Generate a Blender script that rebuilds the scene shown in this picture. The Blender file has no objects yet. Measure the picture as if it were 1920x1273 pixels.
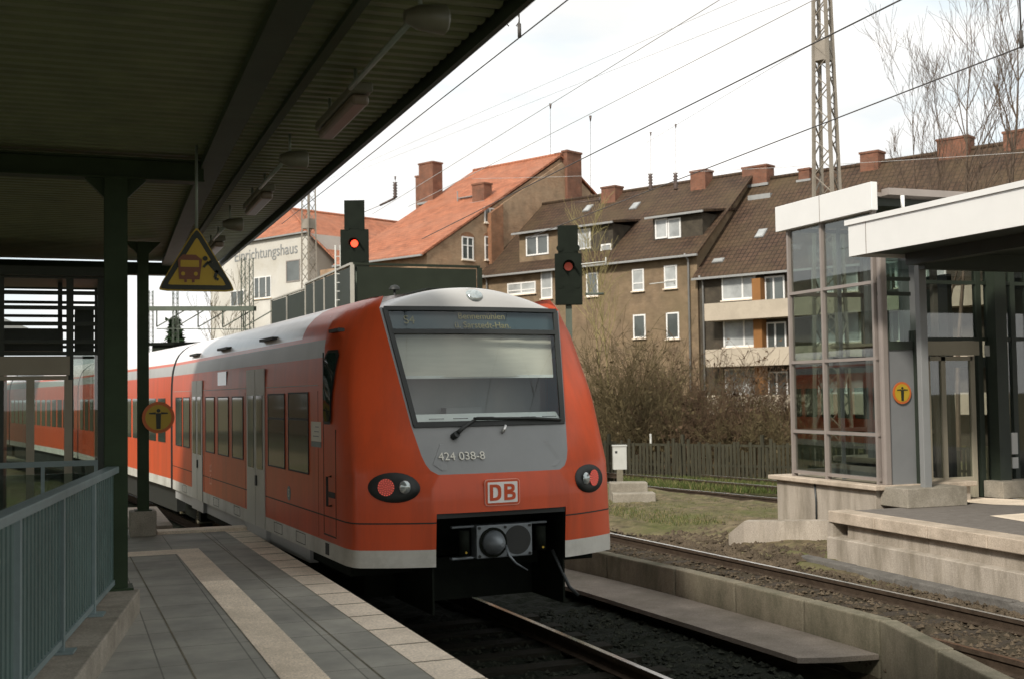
import bpy, math, random
import numpy as np
from mathutils import Vector, Matrix
random.seed(7); rng = np.random.default_rng(7)
R = math.radians
S = bpy.context.scene
COL = S.collection

# ------------------------------------------------------------------ camera
F, CX, CY, H = 2250.0, 960.0, 636.5, 2.55
YAW, PIT, ROLL = R(20.489), R(2.520), R(0.85)
fwd = np.array([math.sin(YAW)*math.cos(PIT), math.cos(YAW)*math.cos(PIT), math.sin(PIT)])
r0 = np.array([math.cos(YAW), -math.sin(YAW), 0.0]); u0_ = np.cross(r0, fwd)
r2 = r0*math.cos(ROLL) - u0_*math.sin(ROLL); u2 = u0_*math.cos(ROLL) + r0*math.sin(ROLL)
RM = np.array([r2, u2, fwd]); CAM = np.array([0, 0, H])
cd = bpy.data.cameras.new('camera'); cam = bpy.data.objects.new('camera', cd); COL.objects.link(cam)
cd.sensor_width = 36.0; cd.lens = 36.0*F/1920.0; cd.clip_start = 0.05; cd.clip_end = 3000
m = Matrix(((r2[0], u2[0], -fwd[0], 0), (r2[1], u2[1], -fwd[1], 0), (r2[2], u2[2], -fwd[2], H), (0, 0, 0, 1)))
cam.matrix_world = m
cd.dof.use_dof = True; cd.dof.focus_distance = 14.0; cd.dof.aperture_fstop = 3.2
S.camera = cam

# ------------------------------------------------------------------ sky, sun, exposure
SUN_DIR = Vector((-0.62, -0.50, 0.60)).normalized()        # towards the sun: left, a little behind
sun_el = math.asin(SUN_DIR.z); sun_az = math.atan2(SUN_DIR.x, SUN_DIR.y)
W = bpy.data.worlds.new('World'); S.world = W; W.use_nodes = True
nt = W.node_tree; nt.nodes.clear()
def wn(t, **k):
    n = nt.nodes.new(t)
    for a, b in k.items(): setattr(n, a, b)
    return n
out = wn('ShaderNodeOutputWorld'); bg = wn('ShaderNodeBackground'); sky = wn('ShaderNodeTexSky')
sky.sky_type = 'NISHITA'; sky.sun_disc = False; sky.sun_elevation = sun_el; sky.sun_rotation = sun_az
sky.air_density = 1.0; sky.dust_density = 2.0; sky.ozone_density = 1.0
tc = wn('ShaderNodeTexCoord'); mp = wn('ShaderNodeMapping'); mp.inputs['Scale'].default_value = (1.0, 1.0, 3.2)
mp.inputs['Location'].default_value = (0.35, 0.1, 0.12)
nz = wn('ShaderNodeTexNoise'); nz.inputs['Scale'].default_value = 2.6; nz.inputs['Detail'].default_value = 7.0
nz.inputs['Roughness'].default_value = 0.52
cr = wn('ShaderNodeValToRGB'); cr.color_ramp.elements[0].position = 0.36; cr.color_ramp.elements[1].position = 0.56
nz2 = wn('ShaderNodeTexNoise'); nz2.inputs['Scale'].default_value = 4.5; nz2.inputs['Detail'].default_value = 5.0
cr2 = wn('ShaderNodeValToRGB'); cr2.color_ramp.elements[0].color = (5.9, 5.9, 5.8, 1); cr2.color_ramp.elements[1].color = (7.9, 7.7, 7.45, 1)
cr2.color_ramp.elements[0].position = 0.35; cr2.color_ramp.elements[1].position = 0.62
blu = wn('ShaderNodeMixRGB'); blu.inputs[0].default_value = 0.88; blu.inputs[2].default_value = (4.9, 5.6, 5.9, 1)
mx = wn('ShaderNodeMixRGB')
L = nt.links.new
L(tc.outputs['Generated'], mp.inputs['Vector']); L(mp.outputs[0], nz.inputs['Vector']); L(mp.outputs[0], nz2.inputs['Vector'])
L(nz.outputs['Fac'], cr.inputs[0]); L(nz2.outputs['Fac'], cr2.inputs[0])
L(sky.outputs[0], blu.inputs[1]); L(cr.outputs[0], mx.inputs[0]); L(blu.outputs[0], mx.inputs[1]); L(cr2.outputs[0], mx.inputs[2])
L(mx.outputs[0], bg.inputs['Color']); bg.inputs['Strength'].default_value = 0.090; L(bg.outputs[0], out.inputs[0])
sl = bpy.data.lights.new('sun', 'SUN'); so = bpy.data.objects.new('sun', sl); COL.objects.link(so)
sl.energy = 2.3; sl.angle = R(7.0); sl.color = (1.0, 0.94, 0.85)
so.rotation_euler = SUN_DIR.to_track_quat('Z', 'Y').to_euler()
S.view_settings.view_transform = 'Standard'; S.view_settings.look = 'None'
S.view_settings.exposure = 0.92; S.view_settings.gamma = 1.0
S.cycles.max_bounces = 8; S.cycles.transparent_max_bounces = 24

# ------------------------------------------------------------------ pixel rays -> points on real planes
def ray(x, y): return RM.T @ np.array([(x-CX)/F, -(y-CY)/F, 1.0])
def onz(x, y, z): d = ray(x, y); return CAM + d*((z-H)/d[2])
def onx(x, y, X): d = ray(x, y); return CAM + d*(X/d[0])
def ony(x, y, Y): d = ray(x, y); return CAM + d*(Y/d[1])
def far(x, y, D): return CAM + ray(x, y)*D
def onp(x, y, p, n): d = ray(x, y); return CAM + d*(((p-CAM) @ n)/(d @ n))
A3 = lambda *a: np.array(a, float)

# ------------------------------------------------------------------ materials
MATS = {}; LOCAL = set()
def newmat(name):
    mt = bpy.data.materials.new(name); mt.use_nodes = True
    b = mt.node_tree.nodes['Principled BSDF']; MATS[name] = mt
    return mt, mt.node_tree, b
def N(t, typ, **k):
    n = t.nodes.new(typ)
    for a, b in k.items():
        if a in n.inputs: n.inputs[a].default_value = b
        else: setattr(n, a, b)
    return n
def mul(c, f): return (min(c[0]*f, 1), min(c[1]*f, 1), min(c[2]*f, 1), 1)
def pm(name, col, rough=.6, var=.18, scale=4.0, metal=0.0, bump=0.0, bscale=30.0, spec=.5, coat=0.0, dirt=None, dscale=.8, damt=.5, stretch=None):
    mt, t, b = newmat(name)
    co = N(t, 'ShaderNodeTexCoord'); v = co.outputs['Object']
    if stretch:
        mp = N(t, 'ShaderNodeMapping'); mp.inputs['Scale'].default_value = stretch; t.links.new(v, mp.inputs[0]); v = mp.outputs[0]
    n1 = N(t, 'ShaderNodeTexNoise', Scale=scale, Detail=6.0, Roughness=.6); t.links.new(v, n1.inputs['Vector'])
    r = N(t, 'ShaderNodeValToRGB'); r.color_ramp.elements[0].position = .3; r.color_ramp.elements[1].position = .7
    r.color_ramp.elements[0].color = mul(col, 1-var); r.color_ramp.elements[1].color = mul(col, 1+var)
    t.links.new(n1.outputs['Fac'], r.inputs[0]); c = r.outputs[0]
    if rough > .65:
        nf = N(t, 'ShaderNodeTexNoise', Scale=70.0, Detail=3.0); t.links.new(co.outputs['Object'], nf.inputs['Vector'])
        rf_ = N(t, 'ShaderNodeValToRGB'); rf_.color_ramp.elements[0].position = .3; rf_.color_ramp.elements[1].position = .7; rf_.color_ramp.elements[0].color = (.78, .78, .78, 1); rf_.color_ramp.elements[1].color = (1.18, 1.18, 1.18, 1)
        mf = N(t, 'ShaderNodeMixRGB', blend_type='MULTIPLY'); mf.inputs[0].default_value = 1; t.links.new(nf.outputs['Fac'], rf_.inputs[0]); t.links.new(c, mf.inputs[1]); t.links.new(rf_.outputs[0], mf.inputs[2]); c = mf.outputs[0]
    if dirt:
        n2 = N(t, 'ShaderNodeTexNoise', Scale=dscale, Detail=8.0, Roughness=.7); t.links.new(v, n2.inputs['Vector'])
        r2_ = N(t, 'ShaderNodeValToRGB'); r2_.color_ramp.elements[0].position = .45; r2_.color_ramp.elements[1].position = .7
        r2_.color_ramp.elements[0].color = (0, 0, 0, 1); r2_.color_ramp.elements[1].color = (damt, damt, damt, 1)
        mxx = N(t, 'ShaderNodeMixRGB'); t.links.new(n2.outputs['Fac'], r2_.inputs[0]); t.links.new(r2_.outputs[0], mxx.inputs[0])
        t.links.new(c, mxx.inputs[1]); mxx.inputs[2].default_value = (*dirt, 1); c = mxx.outputs[0]
    t.links.new(c, b.inputs['Base Color'])
    b.inputs['Roughness'].default_value = rough; b.inputs['Metallic'].default_value = metal
    b.inputs['Specular IOR Level'].default_value = spec if rough < .75 else min(spec, .12); b.inputs['Coat Weight'].default_value = coat; b.inputs['Coat Roughness'].default_value = .08
    if bump:
        n3 = N(t, 'ShaderNodeTexNoise', Scale=bscale, Detail=5.0); t.links.new(v, n3.inputs['Vector'])
        bp = N(t, 'ShaderNodeBump', Strength=bump, Distance=.02); t.links.new(n3.outputs['Fac'], bp.inputs['Height']); t.links.new(bp.outputs[0], b.inputs['Normal'])
    return mt
def brickmat(name, c1, c2, mortar, bw, rh, ms=.012, rough=.85, bump=.5, dirt=None, damt=.6, offset=.5, dscale=.35):
    mt, t, b = newmat(name)
    uv = N(t, 'ShaderNodeUVMap')
    br = N(t, 'ShaderNodeTexBrick'); br.offset = offset
    br.inputs['Color1'].default_value = (*c1, 1); br.inputs['Color2'].default_value = (*c2, 1); br.inputs['Mortar'].default_value = (*mortar, 1)
    br.inputs['Scale'].default_value = 1; br.inputs['Mortar Size'].default_value = ms; br.inputs['Brick Width'].default_value = bw; br.inputs['Row Height'].default_value = rh
    br.inputs['Bias'].default_value = 0.0; br.inputs['Mortar Smooth'].default_value = .2
    t.links.new(uv.outputs[0], br.inputs['Vector']); c = br.outputs['Color']
    n0 = N(t, 'ShaderNodeTexNoise', Scale=1.3, Detail=8.0, Roughness=.65); t.links.new(uv.outputs[0], n0.inputs['Vector'])
    rr = N(t, 'ShaderNodeValToRGB'); rr.color_ramp.elements[0].position = .3; rr.color_ramp.elements[1].position = .72
    rr.color_ramp.elements[0].color = (.58, .58, .58, 1); rr.color_ramp.elements[1].color = (1.28, 1.24, 1.18, 1)
    t.links.new(n0.outputs['Fac'], rr.inputs[0])
    mm = N(t, 'ShaderNodeMixRGB', blend_type='MULTIPLY'); mm.inputs[0].default_value = 1; t.links.new(c, mm.inputs[1]); t.links.new(rr.outputs[0], mm.inputs[2]); c = mm.outputs[0]
    if dirt:
        n2 = N(t, 'ShaderNodeTexNoise', Scale=dscale, Detail=8.0, Roughness=.7); t.links.new(uv.outputs[0], n2.inputs['Vector'])
        r2_ = N(t, 'ShaderNodeValToRGB'); r2_.color_ramp.elements[0].position = .42; r2_.color_ramp.elements[1].position = .68
        r2_.color_ramp.elements[0].color = (0, 0, 0, 1); r2_.color_ramp.elements[1].color = (damt, damt, damt, 1)
        mxx = N(t, 'ShaderNodeMixRGB'); t.links.new(n2.outputs['Fac'], r2_.inputs[0]); t.links.new(r2_.outputs[0], mxx.inputs[0])
        t.links.new(c, mxx.inputs[1]); mxx.inputs[2].default_value = (*dirt, 1); c = mxx.outputs[0]
    t.links.new(c, b.inputs['Base Color']); b.inputs['Roughness'].default_value = rough; b.inputs['Specular IOR Level'].default_value = .2
    if bump:
        bp = N(t, 'ShaderNodeBump', Strength=bump, Distance=.02); bp.invert = True
        t.links.new(br.outputs['Fac'], bp.inputs['Height']); t.links.new(bp.outputs[0], b.inputs['Normal'])
    return mt
def tilemat(name, c1, c2, dark, rough=.8, dirt=None, damt=.5):
    mt = brickmat(name, c1, c2, dark, .30, .36, .03, rough, .9, dirt, damt, 0.0)
    return mt
def glassmat(name, tint, rough=.02, see=.6, refl=1.0, base=.05):
    mt = bpy.data.materials.new(name); mt.use_nodes = True; t = mt.node_tree; t.nodes.clear(); MATS[name] = mt
    o = N(t, 'ShaderNodeOutputMaterial'); tr = N(t, 'ShaderNodeBsdfTransparent'); gl = N(t, 'ShaderNodeBsdfGlossy'); fr = N(t, 'ShaderNodeLayerWeight', Blend=.5); pw = N(t, 'ShaderNodeMath', operation='POWER'); pw.inputs[1].default_value = 4.0; t.links.new(fr.outputs['Facing'], pw.inputs[0])
    nz = N(t, 'ShaderNodeTexNoise', Scale=.5); bp = N(t, 'ShaderNodeBump', Strength=.03, Distance=.05); t.links.new(nz.outputs['Fac'], bp.inputs['Height']); t.links.new(bp.outputs[0], gl.inputs['Normal'])
    tr.inputs[0].default_value = (tint[0]*see, tint[1]*see, tint[2]*see, 1); gl.inputs['Roughness'].default_value = rough; gl.inputs['Color'].default_value = (refl, refl, refl, 1)
    mm = N(t, 'ShaderNodeMath', operation='MULTIPLY_ADD'); mm.inputs[1].default_value = .9; mm.inputs[2].default_value = base
    mx = N(t, 'ShaderNodeMixShader'); t.links.new(pw.outputs[0], mm.inputs[0]); mm.use_clamp = True; t.links.new(mm.outputs[0], mx.inputs[0]); t.links.new(tr.outputs[0], mx.inputs[1]); t.links.new(gl.outputs[0], mx.inputs[2]); t.links.new(mx.outputs[0], o.inputs[0])
    return mt
def emit(name, col, st):
    mt, t, b = newmat(name)
    b.inputs['Base Color'].default_value = (*col, 1); b.inputs['Emission Color'].default_value = (*col, 1); b.inputs['Emission Strength'].default_value = st
    return mt

pm('train_red', (.53, .073, .020), .36, .07, 1.2, coat=.08, spec=.34, dirt=(.27, .055, .025), dscale=1.6, damt=.5, stretch=(2, 2, .3))
pm('train_white', (.50, .49, .44), .5, .08, 3, dirt=(.24, .22, .17), dscale=2.0, damt=.6)
pm('train_grey', (.36, .36, .35), .45, .06, 2, dirt=(.25, .24, .22), damt=.4)
pm('train_roof', (.78, .72, .69), .32, .08, 1.5, coat=.25, dirt=(.42, .36, .34), damt=.5)
pm('mask_grey', (.20, .205, .20), .42, .06, 3, coat=.2)
pm('brow_grey', (.38, .37, .35), .35, .05, 3, coat=.2)
pm('rubber_black', (.012, .014, .012), .6, .2, 6)
pm('under_black', (.007, .009, .006), .8, .3, 6)
pm('door_grey', (.44, .44, .40), .4, .06, 2, dirt=(.30, .29, .25), damt=.4)
pm('dark_glass', (.012, .026, .022), .05, .15, 2, spec=.30)
pm('coupler_grey', (.17, .19, .20), .45, .15, 8, metal=.3)
pm('steel_shine', (.80, .79, .76), .32, .15, 8, metal=.9)
pm('rail_polish', (.50, .49, .47), .10, .2, 8, metal=.9)
pm('logo_white', (.72, .70, .66), .4, .04, 5)
pm('logo_pink', (.70, .30, .22), .4, .04, 5)
pm('number_white', (.62, .60, .52), .5, .04, 5)
pm('blind_beige', (.42, .39, .33), .6, .06, 3, stretch=(1, 1, 9))
pm('cab_grey', (.20, .205, .20), .6, .1, 2)
pm('cab_light', (.55, .56, .54), .6, .1, 4)
glassmat('screen_glass', (.90, .95, .93), .02, .97)
pm('display_dark', (.012, .030, .036), .3, .1, 6)
emit('display_amber', (.15, .13, .05), .025)
emit('lamp_red', (.95, .14, .09), .5)
pm('lamp_red_lens', (.27, .07, .06), .25, .1, 40)
pm('lamp_clear', (.42, .46, .45), .08, .25, 25, metal=.6)
emit('signal_red', (1.0, .05, .02), 2.2)
emit('signal_red_dim', (.35, .05, .025), .14)
pm('signal_black', (.010, .013, .009), .85, .2, 3)
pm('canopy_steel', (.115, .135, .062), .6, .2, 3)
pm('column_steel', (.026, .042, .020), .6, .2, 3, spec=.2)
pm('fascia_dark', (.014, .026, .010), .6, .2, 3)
pm('lamp_casing', (.10, .10, .065), .5, .15, 5)
pm('lamp_diffuser', (.14, .11, .075), .4, .1, 5)
pm('sign_yellow', (.40, .265, .015), .5, .06, 6)
pm('sign_black', (.014, .018, .008), .5, .1, 6)
pm('sign_orange', (.46, .11, .020), .5, .06, 6)
pm('sign_red', (.15, .05, .02), .5, .06, 6)
pm('rod_grey', (.20, .24, .20), .45, .1, 6, metal=.3)
pm('rail_paint', (.17, .225, .225), .45, .12, 3, dirt=(.06, .08, .07), damt=.5)
pm('rail_dark', (.075, .125, .115), .5, .12, 3, dirt=(.03, .05, .045), damt=.5)
pm('concrete', (.30, .27, .22), .9, .16, 3.0, bump=.3, dirt=(.13, .115, .085), dscale=1.4, damt=.75)
pm('concrete_pale', (.36, .315, .26), .9, .16, 3.0, bump=.3, dirt=(.13, .110, .075), dscale=1.8, damt=.85, stretch=(1, 1, .2))
pm('concrete_dark', (.195, .172, .125), .92, .2, 2.5, bump=.4, dirt=(.07, .07, .045), dscale=1.6, damt=.8, stretch=(1, 1, .4))
pm('slab_brown', (.20, .172, .142), .9, .18, 2.0, bump=.3, dirt=(.09, .08, .055), damt=.6)
pm('kerb_stone', (.12, .112, .10), .9, .25, 3.0, bump=.5)
pm('coping_stone', (.45, .375, .295), .9, .14, 4, bump=.2, dirt=(.22, .18, .13), dscale=1.5, damt=.75)
pm('strip_pale', (.80, .68, .54), .85, .10, 3, bump=.15, dirt=(.50, .42, .32), dscale=1.1, damt=.6)
pm('asphalt_right', (.165, .148, .130), .9, .15, 6, bump=.3)
brickmat('paving', (.365, .358, .318), (.32, .315, .28), (.14, .14, .12), .60, .60, .006, .75, .3, (.25, .24, .205), .6, 0.0, .7)
pm('rust', (.085, .050, .030), .8, .3, 9)
pm('rail_side', (.050, .036, .025), .8, .3, 9)
pm('sleeper_wood', (.055, .045, .034), .9, .3, 6, bump=.5, stretch=(1, 4, 1))
pm('sleeper_shaded', (.014, .013, .009), .9, .4, 6, bump=.5, stretch=(1, 4, 1))  # sleepers of the train track: its shade is put into the colour
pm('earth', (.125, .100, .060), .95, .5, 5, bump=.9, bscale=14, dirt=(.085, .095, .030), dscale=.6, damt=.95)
pm('ballast_shaded', (.008, .010, .006), .95, .4, 8, bump=1.0, bscale=22)  # bed under train and canopy, their shade painted in as near-black
pm('stone_shaded', (.022, .024, .017), .9, .6, 5)  # loose stones of the same bed, darkened to carry that shade
pm('ballast_bed', (.052, .042, .028), .95, .35, 8, bump=1.0, bscale=22)
pm('stone_a', (.080, .062, .042), .9, .5, 3)
pm('grass', (.065, .085, .024), .9, .35, 2)
pm('grass_dry', (.17, .15, .065), .9, .3, 2)
pm('white_metal', (.66, .65, .62), .35, .03, 2, coat=.15)
pm('frame_taupe', (.25, .215, .19), .45, .08, 3, metal=.1)
pm('frame_dark', (.022, .030, .020), .5, .2, 3)
pm('panel_grey', (.18, .185, .185), .5, .08, 2, metal=.1)
pm('header_beige', (.30, .27, .20), .6, .08, 2)
glassmat('lift_glass', (.86, .89, .865), .01, .88, base=.07)
glassmat('clear_glass', (.85, .93, .89), .01, .80)
pm('mast_paint', (.23, .20, .16), .7, .2, 2, dirt=(.18, .15, .11), damt=.7)
pm('mast_green', (.07, .085, .062), .7, .2, 2)
pm('wire_dark', (.055, .048, .042), .6, .1, 3)
pm('wire_grey', (.42, .41, .39), .6, .1, 3)
pm('insulator', (.07, .045, .035), .4, .2, 9)
pm('box_grey', (.46, .46, .42), .6, .08, 2, dirt=(.3, .29, .25), damt=.5)
pm('screen_panel', (.022, .027, .018), .6, .12, 1.2, spec=.12)
pm('screen_post', (.34, .32, .27), .6, .1, 3)
pm('wall_white', (.55, .53, .48), .9, .12, 1.0, dirt=(.30, .27, .21), dscale=.25, damt=.75)
pm('balcony', (.43, .37, .29), .9, .10, 1.0, dirt=(.30, .26, .2), dscale=.4, damt=.5)
pm('ochre', (.25, .12, .045), .9, .1, 1.0)
pm('window_white', (.70, .69, .66), .5, .05, 2)
pm('pane', (.085, .095, .09), .08, .3, .6, spec=.7)
pm('pane_curtain', (.33, .34, .33), .25, .35, .9, spec=.6)
pm('zinc', (.28, .28, .27), .5, .1, 3, metal=.2)
brickmat('brick_tan', (.41, .265, .172), (.34, .205, .128), (.30, .23, .15), .25, .08, .010, .9, .4, (.33, .25, .165), .7)
brickmat('brick_orange', (.30, .135, .07), (.25, .11, .055), (.2, .15, .11), .25, .08, .010, .9, .4, (.2, .12, .07), .5)
brickmat('brick_brown', (.225, .165, .110), (.19, .135, .088), (.19, .145, .095), .25, .08, .010, .9, .4, (.17, .13, .075), .7)
brickmat('wall_dark', (.075, .065, .048), (.065, .055, .042), (.06, .05, .04), .25, .08, .010, .9, .3, None)
brickmat('chimney_brick', (.25, .105, .065), (.20, .085, .05), (.16, .11, .085), .25, .08, .010, .9, .4, (.12, .075, .055), .6, .5, 1.2)
tilemat('tiles_orange', (.43, .165, .092), (.37, .135, .072), (.22, .080, .042), .75, (.31, .15, .095), .6)
tilemat('tiles_brown', (.082, .050, .033), (.066, .040, .027), (.026, .018, .013), .75, (.085, .060, .032), .8)
pm('fence_wood', (.045, .042, .028), .9, .35, 3, stretch=(6, 6, .5))
pm('bark', (.125, .092, .068), .9, .3, 4)
pm('twig_brown', (.095, .062, .038), .9, .35, .6)
pm('twig_olive', (.105, .082, .042), .9, .35, .6)
pm('twig_pale', (.26, .22, .10), .9, .3, .6)
pm('conifer', (.022, .042, .018), .9, .4, 3)
pm('grey_roof', (.20, .21, .20), .7, .08, 2)
pm('hose_black', (.030, .034, .034), .5, .1, 3)

# ------------------------------------------------------------------ mesh builder
def wloc(o):
    v = Vector((0, 0, 0))
    while o: v += o.location; o = o.parent
    return v
def base_off(o):
    t = o
    while t.parent: t = t.parent
    return Vector((0, 0, 0)) if t.name in LOCAL else wloc(o)
class MB:
    def __init__(s): s.v = []; s.f = []; s.mi = []; s.sm = []
    def add(s, vs, fs, mi=0, sm=False):
        b = len(s.v); s.v.extend([tuple(float(c) for c in p) for p in vs])
        for f in fs: s.f.append(tuple(b+i for i in f)); s.mi.append(mi); s.sm.append(sm)
        return s
    def hexa(s, p, mi=0):            # 8 points: bottom loop 0-3, top loop 4-7
        return s.add(p, [(3, 2, 1, 0), (4, 5, 6, 7), (0, 1, 5, 4), (1, 2, 6, 5), (2, 3, 7, 6), (3, 0, 4, 7)], mi)
    def box(s, a, b, mi=0):
        x0, y0, z0 = (min(a[i], b[i]) for i in range(3)); x1, y1, z1 = (max(a[i], b[i]) for i in range(3))
        return s.hexa([(x0, y0, z0), (x1, y0, z0), (x1, y1, z0), (x0, y1, z0), (x0, y0, z1), (x1, y0, z1), (x1, y1, z1), (x0, y1, z1)], mi)
    def fbox(s, o, ex, ey, ez, mi=0):  # origin corner + three edge vectors
        o, ex, ey, ez = (np.array(q, float) for q in (o, ex, ey, ez))
        return s.hexa([o, o+ex, o+ex+ey, o+ey, o+ez, o+ex+ez, o+ex+ey+ez, o+ey+ez], mi)
    def prism(s, poly, d, mi=0):     # polygon points extruded by vector d
        n = len(poly); p = [np.array(q, float) for q in poly]; d = np.array(d, float)
        return s.add(p+[q+d for q in p], [tuple(range(n))[::-1], tuple(range(n, 2*n))]+[(i, (i+1) % n, (i+1) % n+n, i+n) for i in range(n)], mi)
    def tube(s, pts, r, n=8, mi=0, cap=True, sm=True):
        pts = [Vector(p) for p in pts]; rs = r if isinstance(r, (list, tuple)) else [r]*len(pts); vs = []; fs = []
        for i, p in enumerate(pts):
            d = (pts[min(i+1, len(pts)-1)]-pts[max(i-1, 0)]).normalized()
            a = d.orthogonal().normalized() if abs(d.z) > .9 else d.cross(Vector((0, 0, 1))).normalized(); b = d.cross(a)
            for k in range(n):
                t = 2*math.pi*k/n; vs.append(p+a*math.cos(t)*rs[i]+b*math.sin(t)*rs[i])
        for i in range(len(pts)-1):
            for k in range(n): fs.append((i*n+k, i*n+(k+1) % n, (i+1)*n+(k+1) % n, (i+1)*n+k))
        s.add(vs, fs, mi, sm)
        if cap: b = len(s.v)-len(vs); s.f += [tuple(b+k for k in range(n))[::-1], tuple(b+(len(pts)-1)*n+k for k in range(n))]; s.mi += [mi, mi]; s.sm += [False, False]
        return s
    def bar(s, a, b, w, h=None, up=(0, 0, 1), mi=0):   # rectangular bar from a to b
        a, b = Vector(a), Vector(b); h = h or w; d = (b-a).normalized(); up = Vector(up)
        if abs(d.dot(up)) > .98: up = Vector((1, 0, 0))
        x = d.cross(up).normalized()*w/2; y = x.cross(d).normalized()*h/2
        return s.hexa([a-x-y, a+x-y, a+x+y, a-x+y, b-x-y, b+x-y, b+x+y, b-x+y], mi)
    def ell(s, c, ex, ey, d, n=24, mi=0, sm=False):   # elliptic disc extruded by d
        c, ex, ey = (np.array(q, float) for q in (c, ex, ey))
        return s.prism([c+ex*math.cos(2*math.pi*k/n)+ey*math.sin(2*math.pi*k/n) for k in range(n)], d, mi)
    def dome(s, c, ex, ey, ez, n=16, m=5, mi=0):
        c, ex, ey, ez = (np.array(q, float) for q in (c, ex, ey, ez)); vs = []; fs = []
        for j in range(m):
            a = math.pi/2*j/m
            for k in range(n): t = 2*math.pi*k/n; vs.append(c+(ex*math.cos(t)+ey*math.sin(t))*math.cos(a)+ez*math.sin(a))
        vs.append(c+ez); fs = [(j*n+k, j*n+(k+1) % n, (j+1)*n+(k+1) % n, (j+1)*n+k) for j in range(m-1) for k in range(n)]+[((m-1)*n+k, (m-1)*n+(k+1) % n, m*n) for k in range(n)]
        return s.add(vs, fs, mi, True)
    def build(s, name, mats, parent=None, smooth=None, bevel=0):
        me = bpy.data.meshes.new(name); off = base_off(parent) if parent is not None else Vector((0, 0, 0))
        vs = np.array(s.v, float) - np.array(off)[None]
        me.from_pydata(vs.tolist(), [], s.f)
        for q in (mats if isinstance(mats, (list, tuple)) else [mats]): me.materials.append(MATS[q])
        me.polygons.foreach_set('material_index', s.mi); me.polygons.foreach_set('use_smooth', s.sm)
        me.update()
        # planar UVs in metres per face
        nl = len(me.loops); nrm = np.zeros(len(me.polygons)*3); me.polygons.foreach_get('normal', nrm); nrm = nrm.reshape(-1, 3)
        li = np.zeros(nl, int); me.loops.foreach_get('vertex_index', li); tot = np.zeros(len(me.polygons), int); me.polygons.foreach_get('loop_total', tot)
        ln = np.repeat(nrm, tot, axis=0); co = np.array(s.v, float)[li]
        hx = np.stack([-ln[:, 1], ln[:, 0], np.zeros(nl)], 1); hl = np.linalg.norm(hx, axis=1); flat = hl < .08
        hx[flat] = (1, 0, 0); hx[~flat] /= hl[~flat][:, None]
        vy = np.cross(ln, hx); vy[flat] = (0, 1, 0)
        uv = np.stack([(co*hx).sum(1), (co*vy).sum(1)], 1)
        ul = me.uv_layers.new(name='UVMap'); ul.data.foreach_set('uv', uv.ravel())
        o = bpy.data.objects.new(name, me); COL.objects.link(o)
        if parent is not None: o.parent = parent
        if bevel:
            bv = o.modifiers.new('bevel', 'BEVEL'); bv.width = bevel; bv.segments = 2; bv.limit_method = 'ANGLE'; bv.angle_limit = R(40)
        return o
def tag(o, label, cat, group=None):
    o['label'] = label; o['category'] = cat
    if group: o['group'] = group
    return o
def thing(name, label, cat, loc=(0, 0, 0), group=None, local=False, rotz=0):
    o = bpy.data.objects.new(name, None); COL.objects.link(o); o.location = tuple(float(q) for q in loc); o.empty_display_size = .2
    if local: LOCAL.add(o.name); o.rotation_euler.z = rotz
    return tag(o, label, cat, group)
def struct(o, kind='structure'): o['kind'] = kind; return o
def copy_tree(o, parent=None):
    c = o.copy(); COL.objects.link(c)
    if parent is not None: c.parent = parent
    for ch in list(o.children): copy_tree(ch, c)
    return c
def text_mesh(body, size, name, mat, M, parent, depth=.004, align='CENTER', bold=0.0):
    cu = bpy.data.curves.new(name, 'FONT'); cu.body = body; cu.size = size; cu.extrude = depth; cu.align_x = align; cu.align_y = 'CENTER'; cu.offset = bold
    ob = bpy.data.objects.new(name+'_curve', cu); COL.objects.link(ob); dg = bpy.context.evaluated_depsgraph_get()
    me = bpy.data.meshes.new_from_object(ob.evaluated_get(dg)); COL.objects.unlink(ob); bpy.data.objects.remove(ob)
    me.name = name; off = base_off(parent) if parent is not None else Vector((0, 0, 0))
    me.transform(Matrix.Translation(-off) @ M); me.materials.clear(); me.materials.append(MATS[mat])
    o = bpy.data.objects.new(name, me); COL.objects.link(o); o.parent = parent
    return o
def frameM(o, x, y):
    x = Vector(x).normalized(); y = Vector(y).normalized(); z = x.cross(y)
    return Matrix(((x.x, y.x, z.x, o[0]), (x.y, y.y, z.y, o[1]), (x.z, y.z, z.z, o[2]), (0, 0, 0, 1)))

# ------------------------------------------------------------------ track and platform lines (metres; X across, Y along)
c1 = lambda Y: 4.42-.0018*Y*Y
edge = lambda Y: 2.53-.0008*Y*Y
r2x = lambda Y: 9.95-.0019*Y*Y
c2 = lambda Y: r2x(Y)-.72
c3 = lambda Y: 15.0-.20*(Y-23.4)

# ------------------------------------------------------------------ ground
def sheet(name, left, right, ys, z, mat, kind='structure', thick=0.0):
    b = MB(); vs = []; n = len(ys)
    for Y in ys: vs += [(left(Y), Y, z(Y) if callable(z) else z), (right(Y), Y, z(Y) if callable(z) else z)]
    b.add(vs, [(2*i, 2*i+1, 2*i+3, 2*i+2) for i in range(n-1)])
    if thick:
        k = len(b.v); b.add([(x, y, zz-thick) for x, y, zz in vs], [(2*i+2, 2*i+3, 2*i+1, 2*i) for i in range(n-1)])
        for i in range(n-1):
            b.f += [(2*i, 2*i+2, k+2*i+2, k+2*i), (2*i+3, 2*i+1, k+2*i+1, k+2*i+3)]; b.mi += [0, 0]; b.sm += [False]*2
        b.f += [(1, 0, k, k+1), (2*n-2, 2*n-1, k+2*n-1, k+2*n-2)]; b.mi += [0, 0]; b.sm += [False]*2
    o = b.build(name, mat); o['kind'] = kind; return o
g = MB(); g.add([(-900, -300, -.32), (900, -300, -.32), (900, 1500, -.32), (-900, 1500, -.32)], [(0, 1, 2, 3)])
struct(g.build('ground', 'earth'))
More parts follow.
